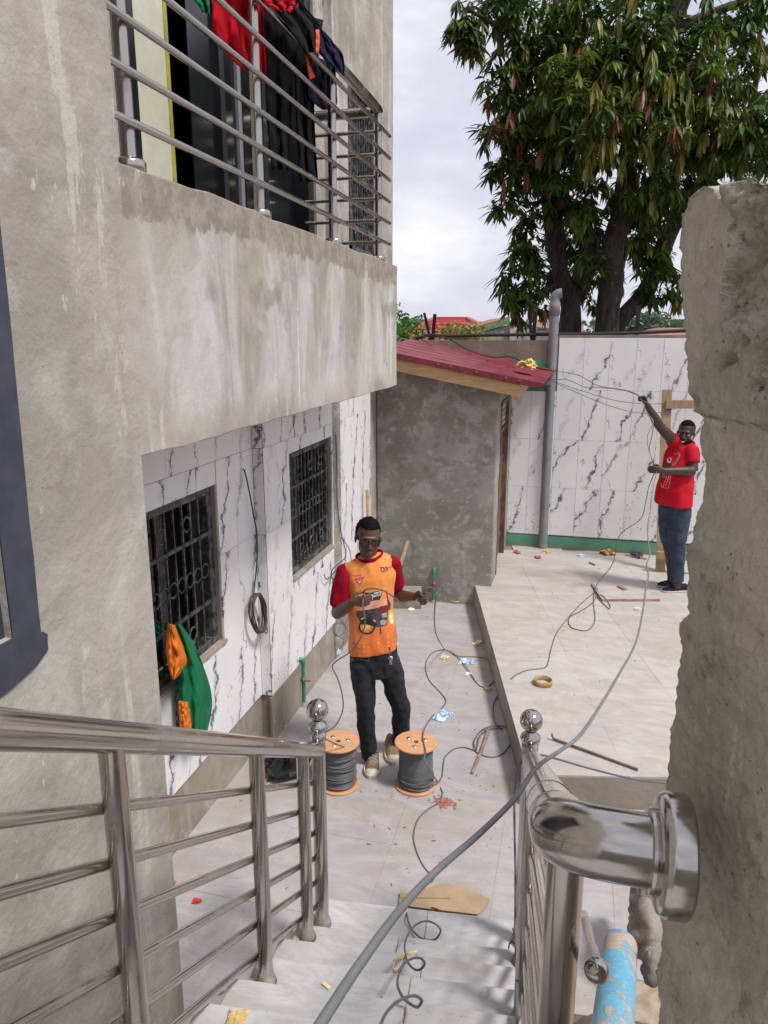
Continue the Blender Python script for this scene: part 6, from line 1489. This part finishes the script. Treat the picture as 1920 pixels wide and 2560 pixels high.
# leaf clusters: (x, y, radius) in photo units with distance, clusters droop
BL = [(1010, 30, 40, 9.9, 10), (1010, 75, 38, 9.9, 13), (1085, 20, 60, 10.1, 18), (1150, 30, 90, 10.3, 40), (1120, 130, 60, 10.2, 22), (1080, 190, 40, 10.1, 12), (1180, 150, 100, 10.3, 44), (1090, 270, 55, 10, 26), (1150, 300, 90, 10.3, 46), (1110, 370, 55, 10.1, 28), (1170, 420, 70, 10.5, 30),
      (1290, 60, 120, 10, 56), (1400, 40, 110, 9.8, 46), (1270, 180, 110, 9.6, 60), (1400, 160, 90, 9.5, 44), (1310, 270, 90, 9.4, 44), (1230, 330, 90, 10.0, 44), (1420, 260, 90, 9.5, 40), (1520, 200, 90, 9.6, 40), (1500, 110, 80, 9.8, 26), (1600, 220, 80, 9.7, 36), (1640, 300, 70, 9.8, 28),
      (1560, 310, 80, 10, 36), (1640, 90, 55, 9.8, 14), (1580, 20, 60, 10, 10), (1650, 10, 50, 10, 12), (1470, 360, 80, 10.2, 32), (1560, 400, 60, 10.6, 20), (1640, 380, 50, 10.6, 14),
      (1260, 430, 70, 10.6, 30), (1410, 440, 60, 10.3, 24), (1300, 520, 50, 11.2, 22), (1400, 540, 65, 10.5, 26), (1440, 610, 55, 10.4, 22), (1380, 480, 60, 11.4, 26), (1290, 610, 60, 11.4, 24), (1130, 500, 32, 10.4, 9), (1140, 560, 50, 10.3, 17), (1110, 620, 45, 10.2, 14), (1150, 660, 45, 10.3, 16), (1180, 600, 40, 10.9, 14), (1075, 440, 26, 10.1, 5),
      (1270, 470, 40, 10.0, 8), (1275, 560, 30, 10.0, 5), (1400, 400, 60, 9.8, 20), (1240, 250, 120, 11.4, 60), (1400, 330, 120, 11.4, 60), (1550, 120, 100, 11.4, 30), (1560, 270, 110, 11.4, 46), (1160, 220, 80, 11.2, 40), (1300, 120, 130, 11.4, 60), (1440, 200, 120, 11.4, 50), (1230, 480, 60, 11.5, 24), (1250, 560, 46, 11.6, 14)]
LV = []   # (points, material, distance)
def leafmesh(p, d, nrm, L, w, bend):
    s = d.cross(nrm).normalized(); n2 = s.cross(d); out = []
    for f, ww in ((0, .08), (.18, .6), (.42, 1), (.7, .75), (1, .03)):
        c = p + d * (L * f) + V((0, 0, -1)) * (bend * L * f * f)
        out.append((c - s * w * ww + n2 * w * .35 * ww, c, c + s * w * ww + n2 * w * .35 * ww))
    return out
for (x, y, r, R, n) in BL:
    for k in range(int(n * 1.38)):
        while True:
            u, v, w = rnd.uniform(-1, 1), rnd.uniform(-1, 1), rnd.uniform(-1, 1)
            if u * u + v * v + w * w < 1: break
        mpp = 1.157 * R / 1900
        c = T(x + u * r, y + v * r, R + w * r * mpp * .8)
        z = rnd.random(); young = z < (.46 if R < 9.7 else .16); 
        mi = (3 if rnd.random() < (.5 if x < 1180 else .12) else 2) if young else (1 if rnd.random() < .42 else 0)
        droop = .92 if young else rnd.uniform(.15, .75)
        nl = rnd.randint(9, 15); L0 = rnd.uniform(.14, .235)
        for i in range(nl):
            a = 2 * pi * i / nl + rnd.uniform(-.3, .3); 
            d = V((cos(a), sin(a), rnd.uniform(-.2, .5))).normalized().lerp(V((rnd.uniform(-.2, .2), rnd.uniform(-.2, .2), -1)), droop * rnd.uniform(.75, 1.05)).normalized()
            nrm = V((rnd.uniform(-.4, .4), rnd.uniform(-.4, .4), 1)); 
            if abs(d.dot(nrm.normalized())) > .9: nrm = V((cos(a), sin(a), .2))
            LV.append((leafmesh(c + d * .02 + V((0, 0, rnd.uniform(-.05, .05))), d, nrm.normalized(), L0 * rnd.uniform(.6, 1.2), rnd.uniform(.017, .030), rnd.uniform(.05, .3)), mi, (c - C0).length))
LV.sort(key=lambda q: q[2])
def add_leaf(b, rows):
    n = len(b.v)
    for t in rows: b.v += list(t)
    for i in range(len(rows) - 1):
        for j in (0, 1): b.f.append([n + i * 3 + j, n + i * 3 + j + 1, n + (i + 1) * 3 + j + 1, n + (i + 1) * 3 + j]); b.mi.append(b.cur); b.sm.append(True)
for rows_l, mi, _ in LV[:300]:
    b = MB(); add_leaf(b, rows_l); me = bpy.data.meshes.new('leaf'); o0 = WL[tree]
    me.from_pydata([v - o0 for v in b.v], [], b.f); me.materials.append(M_LEAVES[mi]); me.polygons.foreach_set('use_smooth', [True] * len(b.f)); me.update()
    o = bpy.data.objects.new('leaf', me); COL.objects.link(o); o.parent = tree
cr = MB()
for rows_l, mi, _ in LV[300:]: cr.cur = mi; add_leaf(cr, rows_l)
me = bpy.data.meshes.new('crown'); me.from_pydata([v - WL[tree] for v in cr.v], [], cr.f)
for m in M_LEAVES: me.materials.append(m)
me.polygons.foreach_set('material_index', cr.mi); me.polygons.foreach_set('use_smooth', [True] * len(cr.f)); me.update()
o = bpy.data.objects.new('crown', me); COL.objects.link(o); o.parent = tree; o['kind'] = 'stuff'
# ================================================================== beyond the wall
def leafball(b, c, r, n, size, seed):
    rr = random.Random(seed)
    for k in range(n):
        while True:
            p = V((rr.uniform(-1, 1), rr.uniform(-1, 1), rr.uniform(-1, 1)))
            if .25 < p.length < 1: break
        q = V(c) + V((p.x * r[0], p.y * r[1], p.z * r[2])) * (1 + .3 * noise.noise(p * 2 + V((seed, 0, 0))))
        d = V((rr.uniform(-1, 1), rr.uniform(-1, 1), rr.uniform(-.6, .6))).normalized(); e = d.cross(V((rr.uniform(-1, 1), rr.uniform(-1, 1), rr.uniform(-1, 1)))).normalized(); s = size * rr.uniform(.6, 1.3)
        b.add([q - d * s, q + e * s * .4, q + d * s, q - e * s * .4], [(0, 1, 2, 3)], False)
def small_tree(px, R, zt, zb, w, name, lab, n, size, mat, seed, group=None):
    c = P(*px, R=R); t = thing(name, lab, 'tree', (c.x, c.y, -.12), group)
    b = MB(); rr = random.Random(seed)
    for k in range(7): leafball(b, (c.x + rr.uniform(-.5, .5) * w, c.y + rr.uniform(-.5, .5) * w, zb + (zt - zb) * rr.uniform(.2, .85)), (w * .5, w * .5, (zt - zb) * .28), n // 7, size, seed + k)
    b.build('crown', mat, t)['kind'] = 'stuff'
    MB().tube([(c.x, c.y, -.12), (c.x + .05 * w, c.y, zb), (c.x, c.y, zb + (zt - zb) * .6)], [.06 * w, .05 * w, .03 * w], 8).build('trunk', M_BARK, t)
small_tree(S(868, 700), 16, 3.45, 1.2, 1.0, 'small_tree', 'bright green small tree peeping out right behind the house corner', 2600, .07, M_BUSH, 3)
small_tree(S(885, 735), 13, 2.75, 1.6, .9, 'shrub', 'yellow green shrub behind the wall below the small tree', 1400, .06, M_BUSH, 13)
small_tree(ZF(670, 320), 14, 2.98, 2.2, .75, 'croton_bush', 'variegated yellow croton bush in front of the red roof', 700, .06, M_LEAVES[2], 33)
def roof_house(name, lab, c, w, d, ze, zr, ridge, mats, ang=0, hip=True, ribs=0):
    t = thing(name, lab, 'house', (c[0], c[1], -.12)); ca, sa = cos(ang), sin(ang)
    X = lambda x, y, z: V((c[0] + x * ca - y * sa, c[1] + x * sa + y * ca, z))
    MB().hexa([X(-w * .46, -d * .46, -.12), X(w * .46, -d * .46, -.12), X(w * .46, d * .46, -.12), X(-w * .46, d * .46, -.12), X(-w * .46, -d * .46, ze), X(w * .46, -d * .46, ze), X(w * .46, d * .46, ze), X(-w * .46, d * .46, ze)]).build('wall', mats[1], t)
    r = ridge / 2
    A, B_, C_, D_ = X(-w / 2, -d / 2, ze), X(w / 2, -d / 2, ze), X(w / 2, d / 2, ze), X(-w / 2, d / 2, ze); E_, F_ = X(-r, 0, zr), X(r, 0, zr)
    rfo = MB().add([A, B_, C_, D_, E_, F_], [(0, 1, 5, 4), (1, 2, 5), (2, 3, 4, 5), (3, 0, 4), (0, 3, 2, 1)], False).build('roof', mats[0], t)
    for k in range(1, ribs):
        f = k / ribs; p, q = A.lerp(E_, f), B_.lerp(F_, f); MB().beam(p, q, .12, .10).build('roof_step', mats[0], rfo)
        p, q = B_.lerp(F_, f), C_.lerp(F_, f); MB().beam(p, q, .12, .10).build('roof_step', mats[0], rfo)
    if ribs:
        for p, q in ((A, E_), (B_, F_), (E_, F_)): MB().beam(p, q, .3, .14).build('ridge_cap', mats[0], rfo)
    return t, X
c = P(*S(958, 700), R=36); zt_ = P(*S(960, 688), R=36).z
roof_house('red_roofed_house', 'far house with hipped red sheet roof beyond the wall', (c.x + .35, c.y), 5.4, 5.4, 2.45, zt_, 1.5, (M_REDROOF, M_HWALL), R_(12), ribs=7)
c = P(*S(912, 720), R=32); roof_house('annex', 'low red roofed annex in front of the hipped red roof', (c.x, c.y), 3.2, 3, 2.3, P(*S(915, 712), R=32).z, 1.4, (M_REDROOF, M_HWALL), R_(12))
c = P(*S(1035, 705), R=60); roof_house('pale_roofed_house', 'far house with pale tan roof beside the red roof', (c.x, c.y), 6, 6, 2.9, P(*S(1030, 700), R=60).z, 2.0, (M_CREAMROOF, M_HWALL), .2)
# gabled house with green bargeboard
gh = thing('gabled_house', 'house gable with green bargeboard behind the boundary wall', 'house', tuple(P(*S(1090, 715), R=20).xy) + (-.12,))
a, c = P(*ZF(735, 345), R=20), P(*ZF(1135, 225), R=20); e_ = P(*ZF(1190, 235), R=20); lo = P(*ZF(1200, 345), R=20)
MB().prism([V((a.x + .2, a.y + .05, 2.0)), V((a.x + .2, a.y + .05, a.z - .02)), c + HD * .05 - V((0, 0, .1)), e_ + HD * .05 - V((0, 0, .1)), V((lo.x, lo.y + .05, 2.0))], HD * 4).build('wall', M_HWALL, gh)
MB().beam(a - (c - a) * .05, c, .06, .13).build('bargeboard', M_GREENB, gh)
MB().prism([a - (c - a) * .06 + V((0, 0, .07)), c + V((0, 0, .07)), c + V((0, 0, .11)), a - (c - a) * .06 + V((0, 0, .11))], HD * 4).build('roof', M_RUSTROOF, gh)
p1_, p2_ = P(*ZF(1140, 240), R=19.9), P(*ZF(1230, 345), R=19.9); MB().prism([p1_, V((p2_.x, p2_.y, p1_.z)), V((p2_.x, p2_.y, 2.0)), V((p1_.x, p1_.y, 2.0))], HD * .1).build('painted_panel', M_DIRTW, gh)
rh = thing('rusty_roofed_house', 'low house with rusty brown sheet roof behind the mango trunks', 'house', tuple(P(*S(1250, 715), R=17).xy) + (-.12,))
a, c = P(*ZF(1370, 290), R=17), P(*ZF(1800, 330), R=17); a2, c2 = P(*ZF(1340, 240), R=20), P(*ZF(1800, 262), R=20)
MB().prism([a, c, c2, a2], (0, 0, .03)).build('roof', M_RUSTROOF, rh)
MB().prism([V((a.x, a.y + .1, -.1)), V((c.x, c.y + .1, -.1)), V((c.x, c.y + .1, c.z - .02)), V((a.x, a.y + .1, a.z - .02))], HD * 2.5).build('wall', M_DIRTW, rh)
c = P(*S(1445, 712), R=45); roof_house('pink_house', 'tiny pinkish house below the distant trees right of the iron post', (c.x, c.y), 4, 4, 2.75, P(*S(1445, 708), R=45).z, 1.5, (M_RUSTROOF, M_DIRTW), .3)
# far wooded ridge
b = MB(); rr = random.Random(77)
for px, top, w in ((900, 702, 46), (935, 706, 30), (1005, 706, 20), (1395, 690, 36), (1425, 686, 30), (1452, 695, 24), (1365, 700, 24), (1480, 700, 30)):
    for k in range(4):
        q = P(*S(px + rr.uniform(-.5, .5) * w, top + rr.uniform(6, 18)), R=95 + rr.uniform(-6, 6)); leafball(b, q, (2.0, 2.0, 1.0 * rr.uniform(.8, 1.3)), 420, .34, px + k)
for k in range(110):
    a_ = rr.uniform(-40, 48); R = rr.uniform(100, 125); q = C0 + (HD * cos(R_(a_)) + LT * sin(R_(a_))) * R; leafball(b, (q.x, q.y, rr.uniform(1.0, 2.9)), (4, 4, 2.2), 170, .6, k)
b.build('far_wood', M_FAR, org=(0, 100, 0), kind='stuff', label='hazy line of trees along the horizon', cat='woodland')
